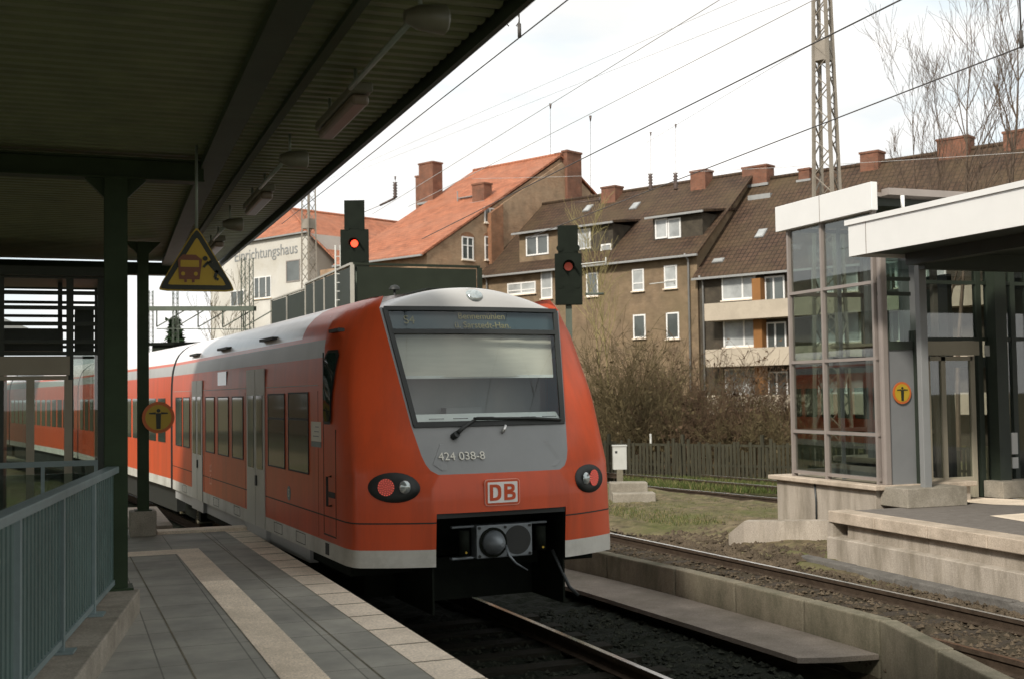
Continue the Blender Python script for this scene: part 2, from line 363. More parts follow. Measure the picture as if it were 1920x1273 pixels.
ys = list(np.linspace(-6, 46, 40))
def bed(name, c, hw, y0, y1, ztop, mat='ballast_bed'):
    b = MB(); nY = int((y1-y0)/.12); nX = int(2*hw/.12); vs = []
    for i in range(nY+1):
        Y = y0+(y1-y0)*i/nY
        for j in range(nX+1):
            t = -hw+2*hw*j/nX; z = ztop+rng.normal(0, .016)-max(0, abs(t)-(hw-.35))*.35
            vs.append((c(Y)+t, Y, z))
    b.add(vs, [(i*(nX+1)+j, i*(nX+1)+j+1, (i+1)*(nX+1)+j+1, (i+1)*(nX+1)+j) for i in range(nY) for j in range(nX)])
    return struct(b.build(name, mat))
bed('track_bed', lambda Y: c1(Y)+.5, 2.15, 4.6, 34, -.19, 'ballast_shaded')
bed('track_bed', c2, 1.75, 5.0, 34, -.16)
bed('track_bed', c3, 2.0, 14, 42, -.18)
def stones(name, c, hw, y0, y1, z, n, s0, s1, mat):
    oc = np.array([(1, 0, 0), (-1, 0, 0), (0, 1, 0), (0, -1, 0), (0, 0, 1), (0, 0, -1)], float)
    fc = [(0, 2, 4), (2, 1, 4), (1, 3, 4), (3, 0, 4), (2, 0, 5), (1, 2, 5), (3, 1, 5), (0, 3, 5)]
    b = MB()
    for i in range(n):
        Y = y0+(y1-y0)*rng.random()**1.4; X = c(Y)+rng.uniform(-hw, hw); s = rng.uniform(s0, s1)
        a = rng.random()*6.28; p = oc*rng.uniform(.6, 1.25, (6, 1))*s; p = p@np.array([[math.cos(a), math.sin(a), 0], [-math.sin(a), math.cos(a), 0], [0, 0, .75]])
        p = p+np.array([X, Y, (z(X, Y) if callable(z) else z)+rng.uniform(-.2, .5)*s]); b.add(p, fc)
    o = b.build(name, mat); o['kind'] = 'stuff'; return o
stones('ballast_stones', lambda Y: c1(Y)+.4, 1.9, 5.5, 14, -.19, 6500, .018, .040, 'stone_shaded')
stones('ballast_stones', c2, 1.75, 6.5, 22, -.155, 8200, .018, .042, 'stone_a')
stones('ballast_stones', lambda Y: r2x(Y)+1.0, .75, 6.5, 19, -.17, 6500, .022, .055, 'stone_a')
stones('ballast_stones', lambda Y: r2x(Y)+1.9, 1.6, 15.9, 20, lambda X, Y: -.16+.10*min(1.5, X-r2x(Y)-.9), 3800, .03, .075, 'stone_a')
stones('ballast_stones', c3, 2.2, 15, 32, -.17, 3000, .03, .06, 'stone_a')
# rough bank of earth beside the far track
bank = MB(); vs = []; nx, ny = 34, 50
for i in range(ny+1):
    Y = 13+i*(21)/ny
    for j in range(nx+1):
        X = r2x(Y)+.9+j*4.4/nx; e = j/nx
        vs.append((X, Y, -.17+.26*math.sin(min(1, e*1.8)*1.57)+rng.normal(0, .018)))
bank.add(vs, [(i*(nx+1)+j, i*(nx+1)+j+1, (i+1)*(nx+1)+j+1, (i+1)*(nx+1)+j) for i in range(ny) for j in range(nx)])
struct(bank.build('verge', 'earth'))
def blades(name, fn, n, h0, h1, mat):
    b = MB()
    for i in range(n):
        x, y, z = fn(); a = rng.random()*6.28; h = rng.uniform(h0, h1); w = h*.09; l = rng.normal(0, .35, 2)*h
        b.add([(x-w*math.cos(a), y-w*math.sin(a), z), (x+w*math.cos(a), y+w*math.sin(a), z), (x+l[0], y+l[1], z+h)], [(0, 1, 2)])
    o = b.build(name, mat); o['kind'] = 'stuff'; return o
def on_bank():
    Y = rng.uniform(19.8, 31); return (r2x(Y)+rng.uniform(1.3, 5.0 if Y > 19.5 else 1.9), Y, .04)
blades('grass', on_bank, 7000, .03, .09, 'grass_dry')
blades('grass', on_bank, 9000, .03, .09, 'grass')
FA, FB = onz(1185, 886, 0), onz(1480, 894, 0)
def by_fence():
    t = rng.uniform(-.1, 1.25); p = FA+(FB-FA)*t; q = rng.uniform(.1, 4.2); return (p[0]-q*.35, p[1]-q*.93, -.18)
blades('grass', by_fence, 14000, .06, .20, 'grass')
blades('grass', by_fence, 3000, .06, .22, 'grass_dry')

# ------------------------------------------------------------------ rails and sleepers
def rail(name, f, y0, y1, label, group=None, step=.8, shiny='steel_shine'):
    root = thing(name, label, 'rail', (f(y0), y0, -.15), group)
    prof = [(-.036, 0), (.036, 0), (.036, -.04), (.010, -.05), (.010, -.125), (.07, -.14), (.07, -.15), (-.07, -.15), (-.07, -.14), (-.010, -.125), (-.010, -.05), (-.036, -.04)]
    n = max(2, int((y1-y0)/step)); b = MB(); vs = []; k = len(prof)
    for i in range(n+1):
        Y = y0+(y1-y0)*i/n
        for dx, dz in prof: vs.append((f(Y)+dx, Y, dz))
    b.add(vs, [(i*k+j, (i+1)*k+j, (i+1)*k+(j+1) % k, i*k+(j+1) % k) for i in range(n) for j in range(k)])
    b.build('rail_body', 'rail_side', root)
    t = MB(); vs = []
    for i in range(n+1):
        Y = y0+(y1-y0)*i/n; vs += [(f(Y)-.030, Y, .004), (f(Y)+.030, Y, .004)]
    t.add(vs, [(2*i, 2*i+1, 2*i+3, 2*i+2) for i in range(n)]); t.build('running_surface', shiny, root)
    return root
rail('rail', lambda Y: c1(Y)+.7535, 5, 34, 'near rail gleaming in the dark ballast in front of the red train', shiny='rail_polish')
rail('rail', lambda Y: c1(Y)-.7535, 5, 34, 'dark rail under the red train close below the platform edge', shiny='rail_polish')
rail('rail', lambda Y: r2x(Y), 5, 34, 'long bright-topped rail curving past the right-hand platform wall')
rail('rail', lambda Y: r2x(Y)-1.507, 5, 34, 'rusty rail hidden just behind the low concrete block wall', shiny='rust')
G3 = 'rusty rails of the far track'
for dx in (-.7535, .7535):
    rail('rail', lambda Y, dx=dx: c3(Y)+dx, 14, 42, 'rusty rail of the far track between the glass tower and concrete steps', G3)
for dx in (3.2, 4.7):
    rail('rail', lambda Y, dx=dx: c3(Y)+dx, 14, 46, 'rusty rail of the rearmost track just before the grass and paling fence', 'rusty rails of the rearmost track')
SG = 'wooden sleepers of the tracks'
sp = None
def sleepers(c, y0, y1, lab, group, dy=.62, mat='sleeper_wood'):
    root = None; Y = y0
    while Y < y1:
        if root is None:
            b = MB(); b.hexa([(-1.3, -.13, -.26), (1.3, -.13, -.26), (1.3, .13, -.26), (-1.3, .13, -.26), (-1.3, -.11, -.148), (1.3, -.11, -.148), (1.3, .11, -.148), (-1.3, .11, -.148)])
            root = b.build('sleeper', mat); tag(root, lab, 'sleeper', group); o = root
        else:
            o = root.copy(); COL.objects.link(o)
        o.location = (c(Y), Y, rng.uniform(-.006, .004)); o.rotation_euler.z = math.atan((c(Y-.1)-c(Y+.1))/.2)+rng.normal(0, .01); Y += dy
sleepers(c1, 6.2, 14, 'dark sleeper in the shadowed ballast of the train track', 'sleepers of the train track', mat='sleeper_shaded')
sleepers(c2, 7.0, 22, 'weathered wooden sleeper behind the low concrete block wall', 'sleepers of the curving right track')
sleepers(c3, 19, 31, 'brown sleeper of the far track beyond the dry grass', 'sleepers of the far track')

# ------------------------------------------------------------------ left platform
PZ = .76
ys = [-6, 2] + list(np.linspace(4, 16.5, 20))
sheet('platform', lambda Y: -9, lambda Y: edge(Y)-.30, ys, PZ, 'paving', thick=1.1)
sheet('platform', lambda Y: -9, lambda Y: 1.12, [16.5, 20.6], PZ-.002, 'paving', thick=1.1)
e_ = sheet('platform_edge', lambda Y: edge(Y)-.30, lambda Y: edge(Y), ys, PZ+.004, 'strip_pale', thick=.16)
sheet('platform_wall', lambda Y: edge(Y)-.30, lambda Y: edge(Y)-.10, ys, PZ-.16, 'concrete_dark', thick=.9)
ln = MB()
for Y in np.arange(4.2, 16.5, .6): ln.box((edge(Y)-.298, Y, PZ+.005), (edge(Y)-.002, Y+.010, PZ+.0075))
struct(ln.build('platform_edge_joints', 'concrete_dark'))
tl = lambda Y: 1.315-.0005*Y*Y; tr = lambda Y: 1.605-.0005*Y*Y
yt = [-6, 2]+list(np.linspace(4, 14.75, 18))
sheet('tactile_strip', tl, tr, yt, PZ+.004, 'strip_pale')
rb = MB()
Y = 5.6
while Y < 12:
    rb.hexa([(tl(Y), Y, PZ+.0045), (tr(Y), Y, PZ+.0045), (tr(Y), Y+.022, PZ+.0045), (tl(Y), Y+.022, PZ+.0045), (tl(Y), Y+.005, PZ+.010), (tr(Y), Y+.005, PZ+.010), (tr(Y), Y+.017, PZ+.010), (tl(Y), Y+.017, PZ+.010)]); Y += .045
struct(rb.build('tactile_ribs', 'strip_pale'))
sheet('tactile_strip', lambda Y: -3, lambda Y: tl(Y), [14.30, 14.75], PZ+.004, 'strip_pale')
# long paving joints parallel to the edge
jn = MB()
for k in (0, 2):
    for i in range(len(ys)-1):
        a, b_ = ys[i], ys[i+1]; fx = lambda Y: .82-.0006*Y*Y if k else edge(Y)-.60
        jn.add([(fx(a), a, PZ+.0025), (fx(a)+.012, a, PZ+.0025), (fx(b_)+.012, b_, PZ+.0025), (fx(b_), b_, PZ+.0025)], [(0, 1, 2, 3)])
struct(jn.build('paving_joints', 'concrete_dark'))
kb = MB(); kb.box((1.15, 16.44, .30), (edge(16.5)-.005, 16.75, .80)); struct(kb.build('platform_end_kerb', 'strip_pale'))
kb = MB(); kb.box((.55, 17.4, -.3), (1.42, 20.55, .78)); struct(kb.build('platform_end_wall', 'concrete_pale'))

# plinth carrying the railing round the stairwell
rd = A3(.74, 4.46, 0); rd /= np.linalg.norm(rd); rp = A3(rd[1], -rd[0], 0)
q0 = A3(.60, 10.62, 0)
pb = MB(); pb.fbox(q0-rp*.62+A3(0, 0, PZ-.05), rp*.62, -rd*7.2, A3(0, 0, .24)); pl = pb.build('plinth', 'concrete', bevel=.012)
tag(pl, 'low concrete plinth under the grey-blue railing at the stairwell', 'plinth')
rt_ = thing('railing', 'grey-blue steel railing with vertical slats on the concrete plinth at left', 'railing', (*(A3(-.30, 6.51, 0)[:2]), .95))
a0 = A3(.44, 10.97, 0)-rd*.12; a9 = a0-rd*7.0
b = MB(); b.bar(a0+A3(0, 0, 1.955), a9+A3(0, 0, 1.955), .10, .055); b.build('handrail', 'rail_paint', rt_, bevel=.006)
b = MB(); b.bar(a0+A3(0, 0, 1.02), a9+A3(0, 0, 1.02), .035, .04); b.build('bottom_rail', 'rail_paint', rt_)
for k in range(5):
    p = a0-rd*(.06+1.32*k) if k < 2 else a0-rd*(.06+1.32*k)
    b = MB(); b.bar(p+A3(0, 0, .95), p+A3(0, 0, 1.93), .055, .055, up=rd); b.fbox(p-rp*.09-rd*.08+A3(0, 0, .951), rp*.18, rd*.16, A3(0, 0, .014)); b.build('post', 'rail_paint', rt_)
b = MB(); k = 0.10
while k < 6.9:
    p = a0-rd*k; b.fbox(p-rp*.005+A3(0, 0, 1.03), rp*.010, -rd*.055, A3(0, 0, .90)); k += .105
b.build('slats', 'rail_dark', rt_)
rt_ = thing('railing', 'far cross railing in front of the glass lift at left', 'railing', (-.3, 14.4, PZ))
b = MB(); b.box((-1.6, 14.38, 1.80), (.36, 14.43, 1.86)); b.build('handrail', 'rail_paint', rt_)
for x in (-1.3, -.22, .34):
    b = MB(); b.box((x-.02, 14.39, PZ), (x+.02, 14.43, 1.80)); b.build('post', 'rail_paint', rt_)
b = MB(); b.box((-1.6, 14.395, .9), (.34, 14.405, 1.72)); b.build('infill_panel', 'clear_glass', rt_)

# ------------------------------------------------------------------ canopy over the left platform
CZ = 4.60
cn = thing('platform_canopy', 'dark ribbed platform canopy roof overhead at upper left', 'canopy', (0, 10.7, CZ))
ce = lambda Y: 2.20+.011*Y-.00036*Y*Y
cy = [-8, -3, 0, 3]+list(np.linspace(4.5, 19.2, 24))
b = MB(); vs = []
for Y in cy: vs += [(-9, Y, CZ+.35), (ce(Y), Y, CZ+.35), (-9, Y, CZ+.20), (ce(Y), Y, CZ+.20)]
nC = len(cy)
b.add(vs, [(4*i, 4*i+1, 4*i+5, 4*i+4) for i in range(nC-1)]+[(4*i+2, 4*i+6, 4*i+7, 4*i+3) for i in range(nC-1)]+[(0, 2, 3, 1), (4*nC-4, 4*nC-3, 4*nC-1, 4*nC-2), ])
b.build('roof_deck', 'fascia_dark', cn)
b = MB()                         # trapezoid sheet underside: real ribs across the track
Y = -6.0
while Y < 19.1:
    for (w, z0) in ((.10, 0.042),):
        x1 = ce(Y)-.03; b.hexa([(-9, Y+.02, CZ+z0), (x1, Y+.02, CZ+z0), (x1, Y+.085, CZ+z0), (-9, Y+.085, CZ+z0), (-9, Y, CZ+.061), (x1, Y, CZ+.061), (x1, Y+.105, CZ+.061), (-9, Y+.105, CZ+.061)])
    Y += .15
o = b.build('ribbed_ceiling', 'canopy_steel', cn)
b = MB(); b.add([(-9, -8, CZ+.062), (2.1, -8, CZ+.062), (2.1, 19.1, CZ+.062), (-9, 19.1, CZ+.062)], [(0, 3, 2, 1)]); b.build('ceiling_sheet', 'canopy_steel', cn)
b = MB(); vs = []
for Y in cy: vs += [(ce(Y), Y, CZ-.02), (ce(Y)+.04, Y, CZ-.02), (ce(Y)+.04, Y, CZ+.36), (ce(Y), Y, CZ+.36)]
b.add(vs, [(4*i+j, 4*i+(j+1) % 4, 4*i+4+(j+1) % 4, 4*i+4+j) for i in range(nC-1) for j in range(4)]+[(3, 2, 1, 0), (4*nC-4, 4*nC-3, 4*nC-2, 4*nC-1)]); b.build('edge_fascia', 'fascia_dark', cn)
for Yb in (4.9, 10.7, 19.0):
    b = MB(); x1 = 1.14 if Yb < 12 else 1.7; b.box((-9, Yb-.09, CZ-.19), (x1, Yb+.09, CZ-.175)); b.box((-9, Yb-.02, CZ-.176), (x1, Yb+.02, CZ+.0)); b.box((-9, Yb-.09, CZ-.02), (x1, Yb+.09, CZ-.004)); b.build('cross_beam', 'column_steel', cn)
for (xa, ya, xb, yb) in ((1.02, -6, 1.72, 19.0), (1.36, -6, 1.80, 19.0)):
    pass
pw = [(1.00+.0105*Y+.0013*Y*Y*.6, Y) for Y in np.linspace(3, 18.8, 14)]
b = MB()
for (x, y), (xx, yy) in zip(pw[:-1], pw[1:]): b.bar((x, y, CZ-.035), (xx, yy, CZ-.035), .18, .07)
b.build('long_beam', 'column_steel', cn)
b = MB()
for (x, y), (xx, yy) in zip(pw[:-1], pw[1:]): b.bar((x+.42-.012*y, y, CZ-.02), (xx+.42-.012*yy, yy, CZ-.02), .06, .04)
b.build('cable_tray', 'column_steel', cn)
# columns
def column(x, y, z0, label, w=.165, zt=CZ-.19):
    root = thing('canopy_column', label, 'column', (x, y, z0)); b = MB()
    b.box((x-w/2, y-w/2, z0), (x+w/2, y-w/2+.012, zt)); b.box((x-w/2, y+w/2-.012, z0), (x+w/2, y+w/2, zt)); b.box((x-.006, y-w/2+.012, z0), (x+.006, y+w/2-.012, zt)); b.box((x+w/2-.008, y-w/2+.012, z0), (x+w/2+.002, y+w/2-.012, zt)); b.build('shaft', 'column_steel', root)
    b = MB(); b.box((x-w*.75, y-w*.75, z0), (x+w*.75, y+w*.75, z0+.02)); b.build('base_plate', 'column_steel', root)
    b = MB()
    for s in (-1, 1): b.prism([(x+s*w/2, y-.04, zt), (x+s*(w/2+.16), y-.04, zt), (x+s*w/2, y-.04, zt-.16)][::s], (0, .08, 0))
    b.build('gusset', 'column_steel', root)
    return root
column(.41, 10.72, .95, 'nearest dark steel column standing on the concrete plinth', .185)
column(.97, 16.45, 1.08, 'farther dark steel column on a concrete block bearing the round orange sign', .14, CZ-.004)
b = MB(); b.box((.80, 16.30, PZ), (1.13, 16.64, 1.085)); tag(b.build('column_base', 'concrete', bevel=.015), 'concrete block under the farther dark steel column', 'block')

# lamps hanging below the canopy
def canopy_lamp(y0, y1, label):
    f = lambda Y: 1.69+.004*Y; root = thing('canopy_lamp', label, 'lamp', (f(y0), y0, CZ-.3), 'lamps under the platform canopy')
    b = MB(); b.bar((f(y0), y0, CZ-.16), (f(y1), y1, CZ-.16), .13, .06); b.build('casing', 'lamp_casing', root, bevel=.01)
    b = MB(); b.bar((f(y0), y0+.06, CZ-.225), (f(y1), y1-.06, CZ-.225), .11, .065); b.build('diffuser', 'lamp_diffuser', root, bevel=.02)
    for y in (y0+.2, y1-.2):
        b = MB(); b.tube([(f(y), y, CZ-.13), (f(y), y, CZ)], .012, 6); b.build('hanger', 'rod_grey', root)
for i, (a_, b_) in enumerate(((7.15, 8.35), (10.9, 12.1), (14.6, 15.8))):
    canopy_lamp(a_, b_, ('nearest', 'middle', 'farthest')[i]+' long boxed lamp fixed under the canopy edge')
for i, Y in enumerate((5.62, 9.35, 13.1)):
    f = lambda Y: 1.66+.004*Y; root = thing('loudspeaker', ('nearest', 'middle', 'farthest')[i]+' round pale loudspeaker bell under the canopy edge', 'loudspeaker', (f(Y), Y, CZ-.25), 'loudspeakers under the canopy')
    b = MB(); b.tube([(f(Y)+.10, Y, CZ-.20), (f(Y)+.085, Y, CZ-.20), (f(Y)-.05, Y, CZ-.20), (f(Y)-.12, Y, CZ-.20)], [.055, .075, .062, .03], 16); b.build('horn', 'lamp_casing', root)
    b = MB(); b.tube([(f(Y)-.04, Y, CZ-.16), (f(Y)-.04, Y, CZ)], .010, 6); b.build('bracket', 'rod_grey', root)
for i, (a_, b_) in enumerate(((5.75, 7.1), (9.5, 10.8), (13.2, 14.5))):
    f = lambda Y: 1.60+.004*Y
    b = MB(); b.tube([(f(a_), a_, CZ-.19), (f(b_), b_, CZ-.19)], .016, 8); o = b.build('conduit', 'rod_grey'); tag(o, ('nearest', 'middle', 'farthest')[i]+' grey conduit tube between lamp and loudspeaker under the canopy', 'conduit', 'conduits under the canopy')

# ------------------------------------------------------------------ hanging triangle warning sign
rx = r0                                                      # signs face the platform waiting area, square to the view line of passengers
def tri(c, hw, zb, zt, y, rr=.03):
    pts = []
    cor = [(c-hw, zb), (c+hw, zb), (c, zt)]
    for i in range(3):
        p, q, r_ = Vector(cor[i-1]), Vector(cor[i]), Vector(cor[(i+1) % 3]); d1 = (p-q).normalized(); d2 = (r_-q).normalized()
        for k in range(5):
            t = k/4; a = q+d1*rr*1.7*(1-t); b_ = q+d2*rr*1.7*t; m_ = a.lerp(b_, .5).lerp(q, .28*math.sin(math.pi*t)) if 0 < t < 1 else (a if t == 0 else b_); pts.append((m_.x, y, m_.y))
    return pts
ws = thing('warning_sign', 'yellow black-bordered triangle sign hanging from a rod under the canopy', 'sign', (1.01, 10.0, 4.6))
b = MB(); b.prism(tri(1.01, .315, 3.405, 3.945, 9.995, .05), (0, .02, 0)); b.build('backing_plate', 'sign_yellow', ws)
b = MB(); b.prism(tri(1.01, .300, 3.417, 3.925, 9.989, .045), (0, .005, 0)); b.build('border', 'sign_black', ws)
b = MB(); b.prism(tri(1.01, .232, 3.455, 3.845, 9.983, .015), (0, .005, 0)); b.build('face', 'sign_yellow', ws)
b = MB(); X0 = .90
b.prism([(X0-.03, 9.977, 3.50), (X0+.13, 9.977, 3.50), (X0+.15, 9.977, 3.66), (X0+.10, 9.977, 3.70), (X0+.0, 9.977, 3.70), (X0-.04, 9.977, 3.66)], (0, .005, 0))
b.box((X0+.01, 9.9775, 3.475), (X0+.03, 9.9815, 3.499)); b.box((X0+.07, 9.9775, 3.475), (X0+.09, 9.9815, 3.499)); tp_ = b.build('train_pictogram', 'sign_red', ws)
b = MB(); b.box((X0-.02, 9.9745, 3.60), (X0+.125, 9.9765, 3.655)); b.ell((X0-.0, 9.9745, 3.545), (.016, 0, 0), (0, 0, .016), (0, .002, 0), 10); b.ell((X0+.10, 9.9745, 3.545), (.016, 0, 0), (0, 0, .016), (0, .002, 0), 10); b.build('pictogram_windows', 'sign_yellow', tp_)
b = MB()
for p, q, w in (((1.10, 3.645), (1.17, 3.57), .035), ((1.17, 3.57), (1.22, 3.52), .026), ((1.17, 3.575), (1.15, 3.515), .024), ((1.10, 3.645), (1.06, 3.60), .020), ((1.11, 3.645), (1.16, 3.665), .020), ((1.15, 3.515), (1.18, 3.50), .02)):
    b.bar((p[0], 9.977, p[1]), (q[0], 9.977, q[1]), .004, w, up=(0, 0, 1)) if False else b.prism([(p[0]-w/2*(q[1]-p[1])/math.hypot(q[0]-p[0], q[1]-p[1]), 9.977, p[1]+w/2*(q[0]-p[0])/math.hypot(q[0]-p[0], q[1]-p[1])), (p[0]+w/2*(q[1]-p[1])/math.hypot(q[0]-p[0], q[1]-p[1]), 9.977, p[1]-w/2*(q[0]-p[0])/math.hypot(q[0]-p[0], q[1]-p[1])), (q[0]+w/2*(q[1]-p[1])/math.hypot(q[0]-p[0], q[1]-p[1]), 9.977, q[1]-w/2*(q[0]-p[0])/math.hypot(q[0]-p[0], q[1]-p[1])), (q[0]-w/2*(q[1]-p[1])/math.hypot(q[0]-p[0], q[1]-p[1]), 9.977, q[1]+w/2*(q[0]-p[0])/math.hypot(q[0]-p[0], q[1]-p[1]))], (0, .005, 0))
b.ell((1.075, 9.977, 3.672), (.020, 0, 0), (0, 0, .020), (0, .005, 0), 12); b.build('falling_figure', 'sign_black', ws)
b = MB(); b.tube([(1.01, 10.005, 3.92), (1.01, 10.005, CZ)], .012, 8); b.build('hanging_rod', 'rod_grey', ws)

# round figure signs
def round_sign(c, rad, ex, label, nrm):
    ex = np.array(ex, float); ez = A3(0, 0, 1); nn = np.array(nrm, float); c = np.array(c, float)
    root = thing('figure_sign', label, 'sign', c)
    b = MB(); b.ell(c, ex*rad, ez*rad, nn*.012, 36); b.build('rim', 'sign_orange', root)
    b = MB(); b.ell(c+nn*.0125, ex*rad*.80, ez*rad*.80, nn*.004, 36); b.build('face', 'sign_yellow', root)
    P_ = lambda u, v: c+nn*.017+ex*u*rad+ez*v*rad; b = MB(); d = nn*.004
    b.prism([P_(-.16, .28), P_(-.13, -.72), P_(.13, -.72), P_(.16, .28)], d); b.prism([P_(-.58, .30), P_(-.58, .22), P_(-.165, .20), P_(-.165, .34)], d); b.prism([P_(.165, .34), P_(.165, .20), P_(.58, .22), P_(.58, .30)], d)
    b.ell(P_(0, .43), ex*rad*.12, ez*rad*.12, d, 14); b.build('standing_figure', 'sign_black', root)
    return root
round_sign((1.155, 16.33, 2.295), .205, (1, 0, 0), 'round orange and yellow figure sign fixed to the farther platform column', (0, -1, 0))

# ------------------------------------------------------------------ the red train (local: x across, y backwards from the nose, z up)
def interp(xs, ys_): return lambda v: float(np.interp(v, xs, ys_))
hw_ = interp([0, 2.6, 2.9, 3.1, 3.25, 3.34, 3.42, 3.50, 3.56, 3.61, 3.65, 3.675], [1.45, 1.45, 1.44, 1.41, 1.36, 1.31, 1.24, 1.13, .99, .80, .52, .20])
sc_ = interp([0, 1.0, 1.4, 1.62, 1.76, 2.0, 2.24, 2.8, 3.45, 3.56, 3.61, 3.65, 3.675], [.05, .03, 0, .01, .05, .15, .26, .46, .70, .78, .86, 1.0, 1.3])
crt_ = interp([0, 1.0, 1.8, 2.5, 3.2, 3.5, 3.56, 3.675], [1.42, 1.42, 1.42, 1.385, 1.25, 1.08, .975, .20]); crs_ = interp([0, 1.0, 1.8, 2.5, 3.2, 3.5, 3.56, 3.61, 3.675], [.40, .40, .46, .70, .96, .99, 1.0, 1.1, 1.4])
w1_ = interp([0, 1.62, 1.76, 1.80, 1.86, 1.95, 2.24, 3.43, 3.56, 3.61, 3.65, 3.675], [.76, .76, .66, .73, .77, .80, .855, 1.02, .95, .76, .48, .17])
LCAR = 12.0
def plan(z, L=LCAR):
    """half plan outline at height z: list of (t, s), centre of the nose -> side -> rear"""
    w1 = w1_(z); hw = hw_(z); sc = sc_(z); f = lambda t: sc+.10*t*t
    wi = w1*.955; inner = min(.70, wi*.966)
    pts = [(k/3*inner, f(k/3*inner)) for k in range(4)]+[(wi, f(wi)), (w1, f(w1))]
    ct, cs = crt_(z), max(crs_(z), f(w1)+.06); end_s = cs+.55                    # crease between nose pillar and flank
    p0, pc, p2 = np.array((w1, f(w1))), np.array((max(ct, w1+.008), cs)), np.array((hw, end_s))
    d1 = p0-pc; l1 = np.linalg.norm(d1); d2 = p2-pc; l2 = np.linalg.norm(d2); e1, e2 = min(.05, l1*.3), .05
    pa, pb = pc+d1/l1*e1, pc+d2/l2*e2; bul = np.array((d1[1], -d1[0]))/l1; bul = bul if bul[1] < 0 else -bul
    for k in range(1, 6): t = k/5; q = p0+(pa-p0)*t+bul*.10*l1*t*(1-t)*2*.6; pts.append((min(q[0], hw), q[1]))
    for k in range(4): t = k/3; q = pb+(p2-pb)*t; pts.append((min(q[0]+.02*math.sin(math.pi*t)*(z < 3.3), hw), q[1]))
    n = 10
    for i in range(1, n+1): pts.append((hw, end_s+(L-end_s)*i/n))
    return pts
ZL = [.87, .95, 1.04, 1.15, 1.29, 1.305, 1.385, 1.5, 1.62, 1.76, 1.80, 1.86, 1.95, 2.05, 2.15, 2.24, 2.4, 2.55, 2.7, 2.8, 2.95, 3.05, 3.14, 3.19, 3.25, 3.34, 3.43, 3.50, 3.56, 3.61, 3.65, 3.675]
def surf_s(t, z):  # nose surface depth for the flat front zone
    return sc_(z)+.10*t*t
def build_train(loc, rotz, label):
    T = thing('train', label, 'train', loc, None, True, rotz)
    rows = [plan(z) for z in ZL]; nc = len(rows[0]); parts = {}
    def emitq(key, quad, mi=0):
        d = parts.setdefault(key, {'v': {}, 'vs': [], 'f': [], }); ids = []
        for q in quad:
            kq = (round(q[0], 5), round(q[1], 5), round(q[2], 5))
            if kq not in d['v']: d['v'][kq] = len(d['vs']); d['vs'].append(q)
            ids.append(d['v'][kq])
        ids2 = []
        for i in ids:
            if i not in ids2: ids2.append(i)
        if len(ids2) > 2: d['f'].append(tuple(ids2))
    for sg in (-1, 1):
        for i in range(len(ZL)-1):
            z0, z1 = ZL[i], ZL[i+1]; zm = (z0+z1)/2
            for j in range(nc-1):
                a, b_, c, d = rows[i][j], rows[i][j+1], rows[i+1][j+1], rows[i+1][j]
                sm_ = (a[1]+b_[1])/2
                if j < 3 and zm < 1.385: continue                              # coupler opening
                if j < 4 and 2.24 < zm < 3.43: continue                        # windscreen opening
                if j < 5 and 1.76 < zm < 3.43: key = 'front_mask'
                elif zm > 3.56 and b_[1] < 1.75: continue
                elif j < 5 and zm > 3.43: continue
                elif zm < 1.04: key = 'skirt_band'
                elif 2.95 < zm < 3.14 and a[1] > 1.30 and b_[1] > 1.3: key = 'side_stripe'
                elif zm > 3.19 and a[1] > 1.55: key = 'roof'
                elif 1.29 < zm < 1.305: key = 'seam'
                else: key = 'body'
                q = [(sg*a[0], a[1], z0), (sg*b_[0], b_[1], z0), (sg*c[0], c[1], z1), (sg*d[0], d[1], z1)]
                emitq(key, q if sg > 0 else q[::-1])
    # roof crown
    top = rows[-1]
    for j in range(nc-1):
        if top[j+1][1] > 1.75: emitq('roof', [(-top[j][0], top[j][1], ZL[-1]), (top[j][0], top[j][1], ZL[-1]), (top[j+1][0], top[j+1][1], ZL[-1]), (-top[j+1][0], top[j+1][1], ZL[-1])])
    mt = dict(front_mask='mask_grey', roof='train_roof', skirt_band='train_white', side_stripe='train_grey', seam='rubber_black', body='train_red')
    for k, d in parts.items():
        b = MB(); b.add(d['vs'], d['f'], 0, True); o = b.build(k, mt[k], T)
        if k == 'body': o['label'] = 'glossy red front car body with rounded nose pillars'
        wn_ = o.modifiers.new('weighted_normal', 'WEIGHTED_NORMAL'); wn_.mode = 'FACE_AREA'; wn_.weight = 80
    # arched brow between the two red pillars, red cheeks inside them
    b = MB(); vs = []; nb = 24; pr_b = ((0, 0), (.02, .35), (.055, .62), (.12, .84), (.22, .95), (.40, 1.0), (.9, 1.0), (1.78, 1.0))
    for j in range(nb+1):
        t = .985*(-1+2*j/nb); h = .240*(1-(t/.985)**2)+.012; s0 = surf_s(t, 3.43)-.004
        for ds, fz in pr_b: vs.append((t, s0+ds, 3.43+h*fz))
    k_ = len(pr_b); b.add(vs, [(j*k_+i, (j+1)*k_+i, (j+1)*k_+i+1, j*k_+i+1) for j in range(nb) for i in range(k_-1)], 0, True); b.build('brow', 'brow_grey', T)
    for sg in (-1, 1):
        b = MB(); E_ = [(sg*w1_(z), surf_s(w1_(z), z), z) for z in (3.43, 3.47, 3.50, 3.53, 3.56)]; poly = E_+[(sg*.985, 1.15, 3.565), (sg*.985, 1.76, 3.562), (sg*.985, 1.76, 3.40), (sg*.985, .95, 3.40)]
        b.add(poly, [tuple(range(len(poly)))])
        b.add([E_[-1], (sg*hw_(3.56), 1.0, 3.56), (sg*hw_(3.56), 1.78, 3.56), (sg*.96, 1.78, 3.56)], [(0, 1, 2, 3)]); b.build('cheek', 'train_red', T)
